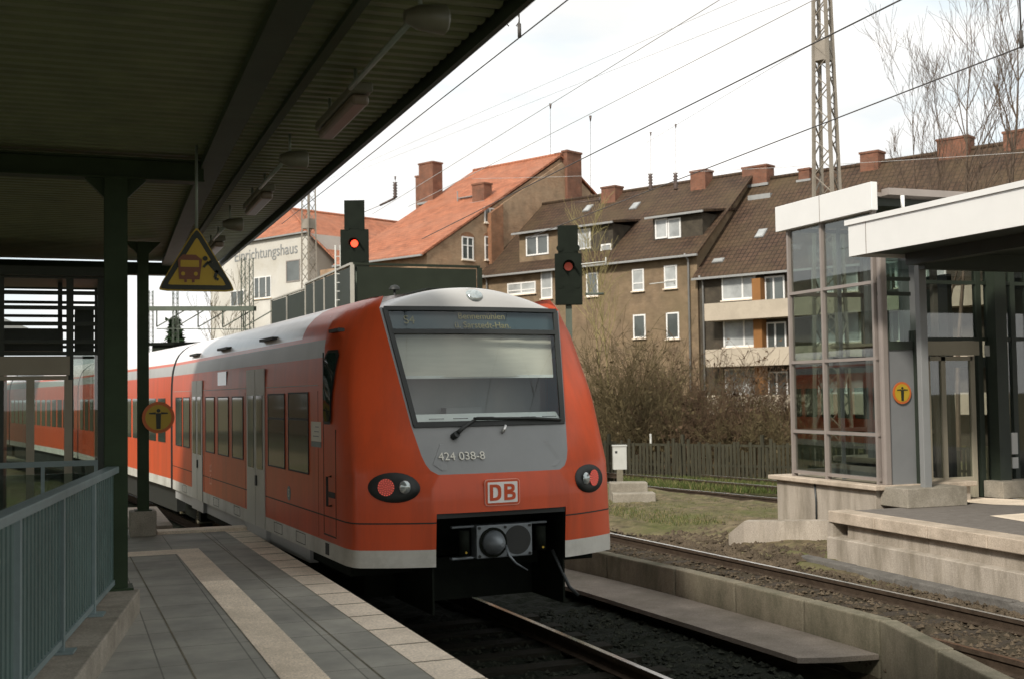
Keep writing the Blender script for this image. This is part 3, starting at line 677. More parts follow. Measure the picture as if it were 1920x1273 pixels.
    b = MB(); arch = [(-hw_(z), z) for z in (3.40, 3.5, 3.56, 3.61, 3.65, 3.674)]; b.prism([(x, 1.80, z) for x, z in arch]+[(-x, 1.80, z) for x, z in arch[::-1]], (0, .02, 0)); b.build('roof_bulkhead', 'train_roof', T)
    # rear wall of the car, floor and underframe
    b = MB(); pr = [(-1.45, .87), (1.45, .87)]+[(hw_(z), z) for z in ZL[1:]]+[(-hw_(z), z) for z in ZL[::-1][:-1]]
    b.prism([(x, LCAR-.001, z) for x, z in pr], (0, .02, 0)); b.build('end_wall', 'rubber_black', T)
    b = MB()
    b.box((-1.05, 1.3, .42), (1.05, LCAR, .868)); b.box((-1.36, .75, .74), (1.36, LCAR, .866)); b.box((-1.40, 2.2, .70), (-1.30, LCAR, .866), 1); b.box((1.30, 2.2, .70), (1.40, LCAR, .866), 1)
    b.prism([(-.72, .14, .40), (-.72, 1.3, .40), (-.72, 1.3, .868), (-.72, .14, .868)], (.02, 0, 0)); b.prism([(.70, .14, .40), (.70, 1.3, .40), (.70, 1.3, .868), (.70, .14, .868)], (.02, 0, 0)); b.box((-.70, .95, .40), (.70, 1.28, .868))
    b.build('underframe', ['under_black', 'train_grey'], T)
    # coupler bay: five dark walls behind the opening
    b = MB(); b.box((-.70, .9, .40), (.70, .92, 1.385)); b.box((-.72, .105, .868), (-.70, .92, 1.385)); b.box((.70, .105, .868), (.72, .92, 1.385)); b.box((-.70, .06, 1.386), (.70, .92, 1.40)); b.build('coupler_bay', 'under_black', T)
    # rounded black trim around the bay mouth
    b = MB(); z = 1.385
    b.box((-.695, .06, z-.05), (.695, .10, z-.002)); b.build('bay_trim', 'rubber_black', T)
    # coupler head
    cx0, cy0, cz0 = .12, .22, -.03
    b = MB(); b.box((-.36, -.06, .935), (.25, .10, 1.265)); b.box((-.60, .0, .93), (-.36, .08, .955)); b.box((-.60, .0, 1.24), (.45, .06, 1.265)); b.v = [(x+cx0, y+cy0, z+cz0) for x, y, z in b.v]; cpo = b.build('coupler', 'coupler_grey', T, bevel=.012)
    b = MB(); b.ell((.085, -.061, 1.10), (.145, 0, 0), (0, 0, .145), (0, -.004, 0), 28); b.v = [(x_+cx0, y_+cy0, z_+cz0) for x_, y_, z_ in b.v]; b.build('funnel', 'rubber_black', cpo)
    b = MB(); b.tube([(-.185, -.06, 1.09), (-.185, -.10, 1.09), (-.175, -.20, 1.09), (-.16, -.245, 1.085)], [.125, .12, .075, .02], 20); b.v = [(x_+cx0, y_+cy0, z_+cz0) for x_, y_, z_ in b.v]; b.build('cone', 'coupler_grey', cpo)
    b = MB(); b.tube([(-.05, -.07, 1.05), (-.05, -.16, .96), (.02, -.16, .88), (.16, -.13, .80)], [.016, .014, .011, .006], 8); b.v = [(x_+cx0, y_+cy0, z_+cz0) for x_, y_, z_ in b.v]; b.build('lever', 'coupler_grey', cpo)
    b = MB()
    for bx_, bz_ in ((-.33, .96), (-.33, 1.24), (.22, .96), (.22, 1.24), (-.05, 1.235), (-.02, .955)):
        b = MB(); b.ell((bx_+cx0, -.061+cy0, bz_+cz0), (.015, 0, 0), (0, 0, .015), (0, -.012, 0), 6); b.build('bolt', 'rubber_black', cpo)
    b = MB(); b.tube([(-.185, -.062, 1.09), (-.185, -.075, 1.09)], [.150, .150], 24); b.v = [(x_+cx0, y_+cy0, z_+cz0) for x_, y_, z_ in b.v]; b.build('cone_ring', 'under_black', cpo)
    for s in (-1, 1):
        b = MB(); x = -.48 if s < 0 else .36; b.tube([(x, -.02, .98), (x, -.02, 1.22)], .055, 12); b.v = [(x_+cx0, y_+cy0, z_+cz0) for x_, y_, z_ in b.v]; b.build('contact_cover', 'under_black', cpo)
        b = MB(); b.ell((x, -.078, 1.01), (.012, 0, 0), (0, 0, .012), (0, -.004, 0), 8); b.v = [(x_+cx0, y_+cy0, z_+cz0) for x_, y_, z_ in b.v]; b.build('marker', 'sign_yellow', cpo)
    b = MB(); b.tube([(.66, .30, .92), (.70, .16, .72), (.76, .12, .56), (.86, .12, .47)], .018, 8); b.build('brake_hose', 'hose_black', T)
    # buffer-corner lamps
    for s in (-1, 1):
        cx_ = s*1.07; n = 26; b = MB(); ring = []
        for k in range(n):
            a = 2*math.pi*k/n; x = cx_+.225*math.cos(a); z = 1.645+.145*math.sin(a); ring.append((x, z))
        def side_s(x, z):
            pl_ = plan(z); xs = [p[0] for p in pl_[:15]]; ss = [p[1] for p in pl_[:15]]
            return float(np.interp(abs(x), xs, ss))
        cen = (cx_, side_s(cx_, 1.645)-.012, 1.645)
        vs = [(x, side_s(x, z)-.010, z) for x, z in ring]+[(x, side_s(x, z)+.05, z) for x, z in ring]
        mid = [(cx_+(x-cx_)*.55, side_s(cx_+(x-cx_)*.55, 1.645+(z-1.645)*.55)-.012, 1.645+(z-1.645)*.55) for x, z in ring]
        vs += mid+[cen]
        b.add(vs, [(k, (k+1) % n, n+(k+1) % n, n+k) for k in range(n)]+[(k, 2*n+k, 2*n+(k+1) % n, (k+1) % n) for k in range(n)]+[(2*n+k, 3*n, 2*n+(k+1) % n) for k in range(n)], 0, True)
        lp = b.build('headlight', 'rubber_black', T)
        xr, xw = s*1.14, s*1.0
        xr, xw = (-1.145, -.985) if s < 0 else (1.125, 1.0)
        sr = side_s(xr, 1.65)-.022; lens = MB(); led = MB()
        ex = np.array((1, (side_s(xr+.04, 1.65)-side_s(xr-.04, 1.65))/.08, 0)); ex /= np.linalg.norm(ex); nn = np.array((ex[1], -ex[0], 0))
        lens.ell((xr, sr, 1.65), ex*.082, (0, 0, .085), nn*.006, 24); lens.build('tail_lamp', 'lamp_red_lens', lp)
        cr_ = np.array((xr, sr, 1.65))+nn*.007
        for ring_, cnt in ((0, 1), (.020, 5), (.040, 10), (.060, 15), (.077, 19)):
            for k in range(cnt): a = 2*math.pi*k/cnt+ring_*20; led.ell(cr_+ex*ring_*math.cos(a)+A3(0, 0, ring_*math.sin(a)), ex*.0046, (0, 0, .0046), nn*.003, 6)
        led.build('tail_lamp_diodes', 'lamp_red', lp)
        sw = side_s(xw, 1.65)-.025; ex = np.array((1, (side_s(xw+.04, 1.65)-side_s(xw-.04, 1.65))/.08, 0)); ex /= np.linalg.norm(ex); nn = np.array((ex[1], -ex[0], 0))
        wl = MB(); wl.dome((xw, sw, 1.65), ex*.058, (0, 0, .066), nn*.03, 18); wl.build('clear_lamp', 'lamp_clear', lp)
    # top lamp on the brow
    b = MB(); zc = 3.565; c = A3(.01, sc_(zc)-.02, zc); b.dome(c, (.105, 0, 0), (0, .04, .075), (0, -.07, .02), 20); b.build('top_light', 'lamp_clear', T)
    b = MB(); b.ell(c+A3(0, .012, 0), (.125, 0, 0), (0, .045, .092), (0, -.012, 0), 24); b.build('top_light_ring', 'brow_grey', T)
    # windscreen, gasket and cab
    b = MB(); nx, nzz = 12, 16; vs = []
    wz = lambda z: w1_(z)*.955
    for i in range(nzz+1):
        z = 2.24+(3.43-2.24)*i/nzz
        for j in range(nx+1): t = wz(z)*(-1+2*j/nx); vs.append((t, surf_s(t, z)-.003, z))
    b.add(vs, [(i*(nx+1)+j, i*(nx+1)+j+1, (i+1)*(nx+1)+j+1, (i+1)*(nx+1)+j) for i in range(nzz) for j in range(nx)], 0, True); b.build('windscreen', 'screen_glass', T)
    b = MB()
    def strip(path, w):   # path of (t,z); proud rubber gasket following the surface
        for (t0, z0), (t1, z1) in zip(path[:-1], path[1:]):
            p, q = A3(t0, surf_s(t0, z0)-.010, z0), A3(t1, surf_s(t1, z1)-.010, z1); b.bar(p, q, w, .02, up=(0, -1, .35))
    zs = np.linspace(2.24, 3.43, 9)
    strip([(-wz(z)+.005, z) for z in zs], .05); strip([(wz(z)-.005, z) for z in zs], .05); strip([(t, 2.245) for t in np.linspace(-.83, .83, 9)], .055); strip([(t, 3.425) for t in np.linspace(-.98, .98, 9)], .045); strip([(t, 3.185) for t in np.linspace(-.95, .95, 9)], .05)
    b.build('windscreen_gasket', 'rubber_black', T)
    b = MB(); vs = []
    for z in (3.185, 3.44):
        for j in range(9): t = wz(z)*(-1+2*j/8); vs.append((t, surf_s(t, z)+.05, z))
    b.add(vs, [(j, j+1, j+10, j+9) for j in range(8)]); dsp = b.build('destination_display', 'display_dark', T)
    tilt = Vector((0, .37, .93))
    for body, x, z, sz in (('S4', -.72, 3.305, .13), ('Bennemühlen', .07, 3.350, .098), ('ü. Sarstedt-Han.', .07, 3.255, .098)):
        text_mesh(body, sz, 'display_text', 'display_amber', frameM((x, surf_s(x, z)+.038, z), (1, 0, 0), tilt), dsp, .003)
    b = MB(); vs = []
    for k, z in enumerate(np.linspace(2.72, 3.2, 7)):
        for j in range(25): t = wz(z)*.985*(-1+2*j/24); vs.append((t, surf_s(t, z)+.13+.006*math.sin(j*1.3)*(k % 2), z))
    b.add(vs, [(i*25+j, i*25+j+1, (i+1)*25+j+1, (i+1)*25+j) for i in range(6) for j in range(24)], 0, True); b.box((-.84, surf_s(.8, 2.71)+.09, 2.705), (.84, surf_s(.8, 2.71)+.12, 2.735), 1); b.build('sun_blind', ['blind_beige', 'cab_light'], T)
    b = MB(); b.box((-.80, .38, 2.0), (.80, 1.1, 2.27)); b.box((-1.25, 1.6, 1.4), (1.25, 1.62, 3.3)); b.box((-.3, .80, 2.27), (.10, .95, 2.40)); b.prism([(-.8, .36, 2.27), (.8, .36, 2.27), (.8, .44, 2.335), (-.8, .44, 2.335)], (0, .02, .01), 1)
    b.box((-.86, .95, 2.1), (.86, 1.0, 2.75)); b.build('cab_interior', ['cab_grey', 'cab_light'], T)
    b = MB()
    for k in range(6): x = -.66+.25*k; b.box((x, surf_s(x, 2.30)+.02, 2.295), (x+.16, surf_s(x, 2.30)+.03, 2.302))
    b.build('demister_slots', 'rubber_black', T)
    # wiper
    b = MB(); W_ = lambda t, z, o=.035: (t, surf_s(t, z)-o, z)
    b.tube([W_(-.42, 2.16, .06), W_(-.36, 2.20, .05), W_(-.18, 2.30), W_(.0, 2.30)], [.025, .02, .014, .012], 8); b.tube([W_(-.22, 2.295, .045), W_(.45, 2.285, .045), W_(.78, 2.262, .03)], .017, 6); b.tube([W_(-.45, 2.12, .0), W_(-.43, 2.15, .07)], .035, 10); b.build('wiper', 'rubber_black', T)
    b = MB(); b.tube([W_(.08, 2.15, .0), W_(.08, 2.17, .05), W_(.11, 2.22, .05)], .016, 8); b.build('washer_nozzle', 'steel_shine', T)
    # recessed lighter shelf of the grey mask, number, logo
    b = MB(); vs = []
    pts = [(-.60, 2.05), (.58, 2.05), (.70, 1.86), (.62, 1.80), (-.62, 1.80), (-.70, 1.86)]
    for t, z in pts: vs.append((t, surf_s(t, z)-.006, z))
    b.prism([A3(*v) for v in vs], (0, .01, .004)); b.build('mask_shelf', 'mask_grey', T)
    up = Vector((0, .40, .91))
    text_mesh('424 038-8', .118, 'fleet_number', 'number_white', frameM((-.40, surf_s(-.40, 1.93)-.014, 1.93), (1, -.080, 0), up), T, .003)
    lg = MB(); yl = -.006
    def rrect(x0, x1, z0, z1, r, y):
        pts = []
        for cx_, cz_, a0_ in ((x1-r, z1-r, 0), (x0+r, z1-r, 90), (x0+r, z0+r, 180), (x1-r, z0+r, 270)):
            for k in range(5): a = R(a0_+22.5*k); pts.append((cx_+r*math.cos(a), y, cz_+r*math.sin(a)))
        return pts
    lg.prism(rrect(-.215, .165, 1.440, 1.700, .035, yl), (0, .02, 0)); lo = lg.build('logo_panel', 'logo_pink', T)
    b = MB(); b.prism(rrect(-.207, .157, 1.448, 1.692, .03, yl-.004), (0, .004, 0)); b.build('logo_border', 'train_red', lo)
    b = MB(); b.prism(rrect(-.185, .135, 1.468, 1.672, .008, yl-.008), (0, .004, 0)); b.build('logo_field', 'logo_white', lo)
    b = MB()                                                     # the two letters built as bold outlines
    def bar_(x0, x1, z0, z1): b.box((x0, yl-.012, z0), (x1, yl-.0085, z1))
    def bowl(x0, z0, z1, w, th, n=14):
        zc, rz = (z0+z1)/2, (z1-z0)/2; po = []; pi = []
        for k in range(n+1):
            a = -math.pi/2+math.pi*k/n; e = lambda v: math.copysign(abs(v)**.62, v)
            po.append((x0+w*e(math.cos(a)), zc+rz*e(math.sin(a)))); pi.append((x0+(w-th)*e(math.cos(a)), zc+(rz-th*.8)*e(math.sin(a))))
        for k in range(n): b.prism([(po[k][0], yl-.012, po[k][1]), (po[k+1][0], yl-.012, po[k+1][1]), (pi[k+1][0], yl-.012, pi[k+1][1]), (pi[k][0], yl-.012, pi[k][1])], (0, .0035, 0))
    bar_(-.165, -.130, 1.490, 1.650); bowl(-.130, 1.490, 1.650, .088, .035)
    bar_(-.010, .025, 1.490, 1.650); bowl(.025, 1.568, 1.650, .078, .033); bowl(.025, 1.490, 1.576, .088, .034)
    b.build('logo_letters', 'train_red', lo)
    # sides
    def win(y0, y1, z0, z1, name='window', sg=-1, mat='dark_glass', proud=.006, vent=True, x=1.45, r=.06):
        b = MB(); pts = []
        for cy_, cz_, a0_ in ((y1-r, z1-r, 0), (y0+r, z1-r, 90), (y0+r, z0+r, 180), (y1-r, z0+r, 270)):
            for k in range(4): a = R(a0_+30*k); pts.append((sg*x, cy_+r*math.cos(a), cz_+r*math.sin(a)))
        b.prism(pts, (sg*proud, 0, 0)); w = b.build(name, mat, T)
        if vent:
            f = MB(); f.box((sg*(x+proud), y0+.01, z1-.30), (sg*(x+proud+.006), y1-.01, z1-.275)); f.build('vent_bar', 'rubber_black', w)
        g_ = MB(); q = proud+.0035
        for (ya, yb, za, zb) in ((y0-.012, y1+.012, z0-.014, z0+.004), (y0-.012, y1+.012, z1-.004, z1+.014), (y0-.014, y0+.004, z0, z1), (y1-.004, y1+.014, z0, z1)):
            g_.box((sg*x, ya, za), (sg*(x+q), yb, zb))
        g_.build('rubber_seal', 'rubber_black', w); return w
    def door(y0, y1, z0, z1, sg):
        b = MB(); ym = (y0+y1)/2; b.box((sg*1.449, y0, .88), (sg*1.462, ym-.012, z1)); b.box((sg*1.449, ym+.012, .88), (sg*1.462, y1, z1)); d_ = b.build('door', 'door_grey', T)
        b = MB(); b.box((sg*1.449, ym-.012, .88), (sg*1.457, ym+.012, z1)); b.build('door_seal', 'rubber_black', d_)
        for a0_, a1_ in ((y0+.10, ym-.09), (ym+.09, y1-.10)):
            b = MB(); b.box((sg*1.462, a0_, 1.62), (sg*1.468, a1_, 2.56)); b.build('door_window', 'dark_glass', d_)
        b = MB(); b.box((sg*1.462, ym-.10, 1.40), (sg*1.478, ym-.03, 1.53)); b.build('door_button', 'rubber_black', d_)
        b = MB(); b.box((sg*1.38, y0-.05, .70), (sg*1.455, y1+.05, .878)); b.build('door_step', 'train_grey', d_)
        return d_
    for sg in (-1, 1):
        win(2.03, 2.93, 1.70, 2.575, sg=sg); win(3.14, 4.00, 1.70, 2.565, sg=sg)
        for y0, y1 in ((5.56, 6.30), (6.60, 7.40), (7.72, 8.46), (10.05, 10.72), (10.90, 11.58)): win(y0, y1, 1.70, 2.54, sg=sg, vent=False)
        def side_x(y, z):
            pl_ = plan(z); ss = [p[1] for p in pl_[5:17]]; xs = [p[0] for p in pl_[5:17]]; return float(np.interp(y, ss, xs))
        for nm, mt_, gy, gz, pr_ in (('cab_window_seal', 'rubber_black', (1.06, 1.37), (2.25, 3.02), .016), ('cab_window', 'dark_glass', (1.09, 1.34), (2.28, 2.99), .021)):
            b = MB(); vs = []; n1, n2 = 6, 12
            for i in range(n2+1):
                z = gz[0]+(gz[1]-gz[0])*i/n2; shr = .05 if i in (0, n2) else 0
                for j in range(n1+1): y = gy[0]+shr+(gy[1]-gy[0]-2*shr)*j/n1; vs.append((sg*(side_x(y, z)+pr_), y, z))
            b.add(vs, [((i*(n1+1)+j, (i+1)*(n1+1)+j, (i+1)*(n1+1)+j+1, i*(n1+1)+j+1)) for i in range(n2) for j in range(n1)], 0, True); b.build(nm, mt_, T)
        door(4.20, 5.28, .88, 2.90, sg); door(8.76, 9.76, .88, 2.82, sg)
        b = MB(); b.box((sg*1.435, 6.76, 2.72), (sg*1.452, 7.44, 2.92)); b.build('destination_window', 'dark_glass', T)
        b = MB(); b.box((sg*1.45, 1.50, 2.06), (sg*1.455, 1.90, 2.27)); st = b.build('notice_sticker', 'number_white', T)
        b = MB(); b.box((sg*1.45, 1.50, 2.00), (sg*1.4555, 1.90, 2.058)); b.build('sticker_footer', 'rail_paint', st)
        b = MB()
        for k in range(3): b.box((sg*1.4551, 1.58, 2.11+.05*k), (sg*1.456, 1.82-.05*k, 2.12+.05*k))
        b.build('sticker_lines', 'mask_grey', st)
        # cab access steps: shallow recess with grab rail
        b = MB(); b.tube([(sg*1.455, 1.10, 1.72), (sg*1.50, 1.10, 1.72), (sg*1.50, 1.10, 1.42), (sg*1.455, 1.10, 1.42)], .013, 6); b.build('grab_handle', 'rubber_black', T)
        b = MB(); b.box((sg*1.45, .98, 1.50), (sg*1.453, 1.22, 1.56)); b.build('door_lock', 'rubber_black', T)
        b = MB()
        for (ya, yb, za, zb) in ((.94, .955, 1.12, 2.2), (1.40, 1.415, 1.12, 3.0), (.94, 1.415, 1.10, 1.115)): b.box((sg*1.4405, ya, za), (sg*1.4525, yb, zb))
        b.build('cab_door_gap', 'rubber_black', T)
        b = MB(); b.box((sg*1.43, 1.22, .90), (sg*1.453, 1.36, 1.02)); b.build('step_recess', 'rubber_black', T)
        # faint round emblem with a wordless bar beside the door, pale letters further back
        b = MB(); b.ell((sg*1.4505, 2.95, 1.42), (0, .085, 0), (0, 0, .085), (sg*.003, 0, 0), 20); b.build('round_emblem', 'rail_paint', T)
        e = text_mesh('S', .13, 'emblem_letter', 'number_white', frameM((sg*1.4545, 2.95, 1.42), (0, -1 if sg < 0 else 1, 0), (0, 0, 1)), T, .001)
        e = text_mesh('DB', .26, 'side_letters', 'logo_pink', frameM((sg*1.4515, 8.05, 1.35), (0, 0, 1), (0, 1 if sg < 0 else -1, 0)), T, .001)
        for y in (1.62, 5.42, 8.62, 9.9):
            b = MB(); b.box((sg*1.4485, y, 1.06), (sg*1.4512, y+.007, 2.6)); b.build('panel_seam', 'under_black', T)
        b = MB(); b.box((sg*1.4485, 1.62, 2.655), (sg*1.4515, 11.9, 2.663)); b.build('drip_line', 'train_grey', T)
        for y in (2.2, 3.3, 5.8, 7.4, 10.4):
            b = MB(); b.box((sg*1.4485, y, .90), (sg*1.4525, y+.42, .905)); b.box((sg*1.4485, y, 1.015), (sg*1.4525, y+.42, 1.02)); b.box((sg*1.4485, y, .905), (sg*1.4525, y+.005, 1.015)); b.box((sg*1.4485, y+.415, .905), (sg*1.4525, y+.42, 1.015)); b.build('skirt_flap', 'under_black', T)
        for y in (3.9, 6.9, 9.5):
            b = MB(); b.box((sg*1.34, y, 3.25), (sg*1.42, y+.75, 3.285)); b.build('gutter_flap', 'rubber_black', T)
        if sg < 0: b = MB(); b.box((sg*1.33, 1.0, 3.20), (sg*1.40, 1.36, 3.235)); b.build('gutter_flap', 'rubber_black', T)
    # roof equipment along the far side of the roof
    for y0, y1, h in ((2.6, 4.3, .16), (4.9, 5.8, .12), (6.4, 9.0, .20)):
        b = MB(); b.box((.15, y0, 3.60), (.85, y1, 3.66+h)); b.build('roof_box', 'under_black', T, bevel=.03)
    b = MB(); b.tube([(-.05, 3.2, 3.66), (-.05, 3.2, 3.84)], .015, 6); b.dome((-.05, 3.2, 3.84), (.07, 0, 0), (0, .07, 0), (0, 0, .06), 12); b.build('antenna', 'rubber_black', T)
    # bogie at the joint
    bg_ = MB(); y = LCAR+.1
    bg_.box((-1.15, y-1.3, .35), (1.15, y+1.3, .60)); bgo = bg_.build('bogie', 'under_black', T)
    for dy in (-1.0, 1.0):
        for sg in (-1, 1):
            b = MB(); b.tube([(sg*.69, y+dy, .42), (sg*.82, y+dy, .42)], .42, 22); b.build('wheel', 'rail_side', bgo)
            b = MB(); b.tube([(sg*.82, y+dy, .42), (sg*1.15, y+dy, .42)], .13, 10); b.build('axle_box', 'steel_shine', bgo)
    # bellows
    b = MB()
    for k in range(5):
        s_ = 1.0 if k % 2 else .965; yy = LCAR+.02+.06*k
        prof = [(x*s_, yy, .9+(z-.9)*s_) for x, z in pr]; b.prism(prof, (0, .05, 0))
    b.build('bellows', 'rubber_black', T)
    # following cars: straight shells turned along the curve
    def shell(o, ang, L, tagname):
        ca, sa = math.cos(ang), math.sin(ang); X = lambda t, s, z: (o[0]+ca*t-sa*s, o[1]+sa*t+ca*s, z)
        groups = {'carriage_body': [1.04, 1.3, 1.7, 2.3, 2.6, 2.9, 2.95], 'carriage_stripe': [2.95, 3.05, 3.14], 'carriage_eaves': [3.14, 3.19], 'carriage_roof': [3.19, 3.25, 3.34, 3.42, 3.5, 3.56, 3.61, 3.65, 3.675], 'carriage_band': [.87, 1.04]}
        mm = dict(carriage_body='train_red', carriage_stripe='train_grey', carriage_roof='train_roof', carriage_band='train_white', carriage_eaves='train_red')
        for k, zz in groups.items():
            b = MB()
            for sg in (-1, 1):
                vs = []
                for z in zz: vs += [X(sg*hw_(z), 0, z), X(sg*hw_(z), L, z)]
                b.add(vs, [((2*i, 2*i+1, 2*i+3, 2*i+2) if sg < 0 else (2*i+1, 2*i, 2*i+2, 2*i+3)) for i in range(len(zz)-1)], 0, True)
            if k == 'carriage_roof': b.add([X(-.2, 0, 3.675), X(.2, 0, 3.675), X(.2, L, 3.675), X(-.2, L, 3.675)], [(0, 1, 2, 3)], 0, True)
            b.build(k, mm[k], T)
        b = MB(); b.prism([X(x, .0, z) for x, z in pr], tuple(np.array(X(0, .01, 0))-np.array(X(0, 0, 0)))); b.prism([X(x, L-.01, z) for x, z in pr], tuple(np.array(X(0, .01, 0))-np.array(X(0, 0, 0))))
        b.hexa([X(-1.3, .2, .4), X(1.3, .2, .4), X(1.3, L-.2, .4), X(-1.3, L-.2, .4), X(-1.3, .2, .868), X(1.3, .2, .868), X(1.3, L-.2, .868), X(-1.3, L-.2, .868)]); b.build('carriage_ends', 'rubber_black', T)
        for sg in (-1, 1):
            y = .5
            while y < L-1:
                b = MB(); b.hexa([X(sg*1.45, y, 1.70), X(sg*1.456, y, 1.70), X(sg*1.456, y+.72, 1.70), X(sg*1.45, y+.72, 1.70), X(sg*1.45, y, 2.54), X(sg*1.456, y, 2.54), X(sg*1.456, y+.72, 2.54), X(sg*1.45, y+.72, 2.54)]); b.build('window', 'dark_glass', T); y += .95
        return X(0, L+.3, 0)
    o2 = shell((.0, LCAR+.32), R(3.0), 13.0, 'a')
    o3 = shell((o2[0], o2[1]), R(6.5), 13.0, 'b')
    shell((o3[0], o3[1]), R(9.5), 13.0, 'c')
    return T
ta = R(3.6)
TR = build_train((4.09, 11.22, 0), ta, 'red electric train with rounded grey-masked front and number 424 038-8 at the platform')
# ------------------------------------------------------------------ lift at the left end of the platform
LY = 16.85
lf = thing('glass_lift', 'dark framed glass lift shaft on the platform at far left', 'lift', (-.6, LY, PZ))
PX = lambda px, py: ony(px, py, LY)
xl, xr = -2.4, .53
def lz(py): return PX(100, py)[2]
def lx(px): return PX(px, 700)[0]
b = MB()
for px in (-190, 0, 131, 190): x = lx(px); b.box((x-.045, LY, PZ), (x+.045, LY+.09, lz(519)))
for px in (-190, 190): x = lx(px); b.box((x-.045, LY+1.7, PZ), (x+.045, LY+1.79, lz(519)))
x = lx(112); b.box((x-.03, LY+.9, lz(640)), (x+.03, LY+.96, lz(519)))
for py in (519, 549, 577, 607, 640, 662): z = lz(py); b.box((xl, LY+.01, z-.025), (xr, LY+.08, z+.025)); b.box((xl, LY+1.71, z-.02), (xr, LY+1.77, z+.02))
b.box((xl-.1, LY-.15, lz(519)), (xr+.1, LY+1.95, lz(519)+.12)); b.build('shaft_frame', 'frame_dark', lf)
b = MB(); b.box((xl, LY-.03, lz(703)), (lx(131), LY-.005, lz(668))); b.build('door_header', 'header_beige', lf)
b = MB()
for px in (-60, 57, 128): x = lx(px); b.box((x-.05, LY-.02, PZ), (x+.05, LY+.0, lz(712)))
b.box((xl, LY-.02, lz(712)), (lx(128), LY+.0, lz(704))); b.build('door_frame', 'header_beige', lf)
for a_, c_ in ((-55, 52), (63, 122)):
    b = MB(); b.box((lx(a_), LY+.02, PZ+.05), (lx(c_), LY+.03, lz(715))); b.build('door_leaf', 'clear_glass', lf)
for yy in (.04, 1.72):
    b = MB(); b.box((lx(136), LY+yy, PZ), (lx(186), LY+yy+.01, lz(665))); b.build('side_glass', 'lift_glass', lf)
b = MB(); b.box((-1.9, LY+.5, lz(655)), (lx(118), LY+1.5, lz(612))); b.box((lx(141), LY+.6, lz(660)), (lx(178), LY+1.3, lz(575))); b.build('machinery', 'frame_dark', lf)
b = MB(); b.box((-1.2, LY+.3, PZ+.02), (-.75, LY+1.4, PZ+2.2)); b.build('car_wall', 'frame_dark', lf)
b = MB(); b.box((xl, LY-.02, PZ), (xr, LY+1.8, PZ+.06)); b.build('threshold', 'frame_taupe', lf)

# far grey canopy seen through the lift frame
fc = thing('far_canopy', 'grey curved roof of another platform seen through the lift frame', 'canopy', (-9, 42, 0))
A_ = [onz(-260, 640, 5.2)*0+ony(px, py, 42) for px, py in ((-300, 560), (0, 594), (60, 618), (95, 640), (-300, 640))]
b = MB(); b.prism([tuple(p) for p in A_], (0, 6, 0)); b.build('roof', 'grey_roof', fc)
b = MB()
for px in (-200, -40): p = ony(px, 640, 44); b.box((p[0]-.12, 44, -.3), (p[0]+.12, 44.3, p[2]))
b.build('supports', 'mast_green', fc)

# ------------------------------------------------------------------ right platform, walls between the tracks
RZ = .66
re_ = lambda Y: 10.62+.030*Y
sheet('platform', lambda Y: re_(Y)+.26, lambda Y: 26, [-4, 3, 8, 11, 13, 15.62], RZ-.002, 'asphalt_right', thick=1.0)
cp_ = thing('coping', 'row of pale coping stones along the right platform edge', 'coping', (re_(12), 12, RZ-.17))
Y = 4.0
while Y < 15.5:
    b = MB(); b.hexa([(re_(Y)-.05, Y, RZ-.17), (re_(Y)+.32, Y, RZ-.17), (re_(Y+1.17)+.32, Y+1.165, RZ-.17), (re_(Y+1.17)-.05, Y+1.165, RZ-.17), (re_(Y)-.05, Y, RZ+.004), (re_(Y)+.32, Y, RZ+.004), (re_(Y+1.17)+.32, Y+1.165, RZ+.004), (re_(Y+1.17)-.05, Y+1.165, RZ+.004)]); b.build('coping_stone', 'coping_stone', cp_, bevel=.012); Y += 1.175
wl = thing('platform_wall', 'streaked pale concrete wall with ledge below the right platform', 'wall', (re_(11), 11, -.2))
Y = 4.0
while Y < 15.4:
    y1 = min(Y+1.9, 15.66); b = MB(); b.hexa([(re_(Y)+.06, Y, .28), (re_(Y)+.25, Y, .28), (re_(y1)+.25, y1-.008, .28), (re_(y1)+.06, y1-.008, .28), (re_(Y)+.06, Y, RZ-.175), (re_(Y)+.25, Y, RZ-.175), (re_(y1)+.25, y1-.008, RZ-.175), (re_(y1)+.06, y1-.008, RZ-.175)]); b.build('upper_panel', 'concrete_pale', wl); Y += 1.9
Y = 4.0
while Y < 15.5:
    y1 = min(Y+2.35, 15.78); b = MB(); b.hexa([(re_(Y)-.09, Y, -.16), (re_(Y)+.25, Y, -.16), (re_(y1)+.25, y1-.010, -.16), (re_(y1)-.09, y1-.010, -.16), (re_(Y)-.09, Y, .262), (re_(Y)+.25, Y, .30), (re_(y1)+.25, y1-.010, .30), (re_(y1)-.09, y1-.010, .262)]); b.build('lower_panel', 'concrete_pale', wl, bevel=.01); Y += 2.35
b = MB(); b.box((re_(15.6)-.02, 15.66, -.16), (12.4, 15.80, RZ-.18)); b.build('end_panel', 'concrete_pale', wl)
Y = 5.0; ks = thing('kerb', 'broken grey kerb stones in the ballast below the right wall', 'kerb', (re_(11)-.3, 11, -.2))
while Y < 15.0:
    l = rng.uniform(.9, 1.3); b = MB(); w = rng.normal(0, .02); b.hexa([(re_(Y)-.36+w, Y, -.3), (re_(Y)-.16, Y, -.3), (re_(Y)-.16, Y+l, -.3), (re_(Y)-.36+w, Y+l, -.3), (re_(Y)-.34+w, Y, -.05+w), (re_(Y)-.16, Y, -.04), (re_(Y)-.16, Y+l-.03, -.04), (re_(Y)-.34, Y+l-.03, -.055)]); b.build('kerb_stone', 'kerb_stone', ks, bevel=.02); Y += l
lw = thing('low_wall', 'low concrete end wall with a sloped tail beside the glass tower', 'wall', (11.3, 18, -.2))
p0, p1, p2, p3 = onz(1556, 976, .36), onz(1394, 977, .30), onz(1366, 1000, .10), None
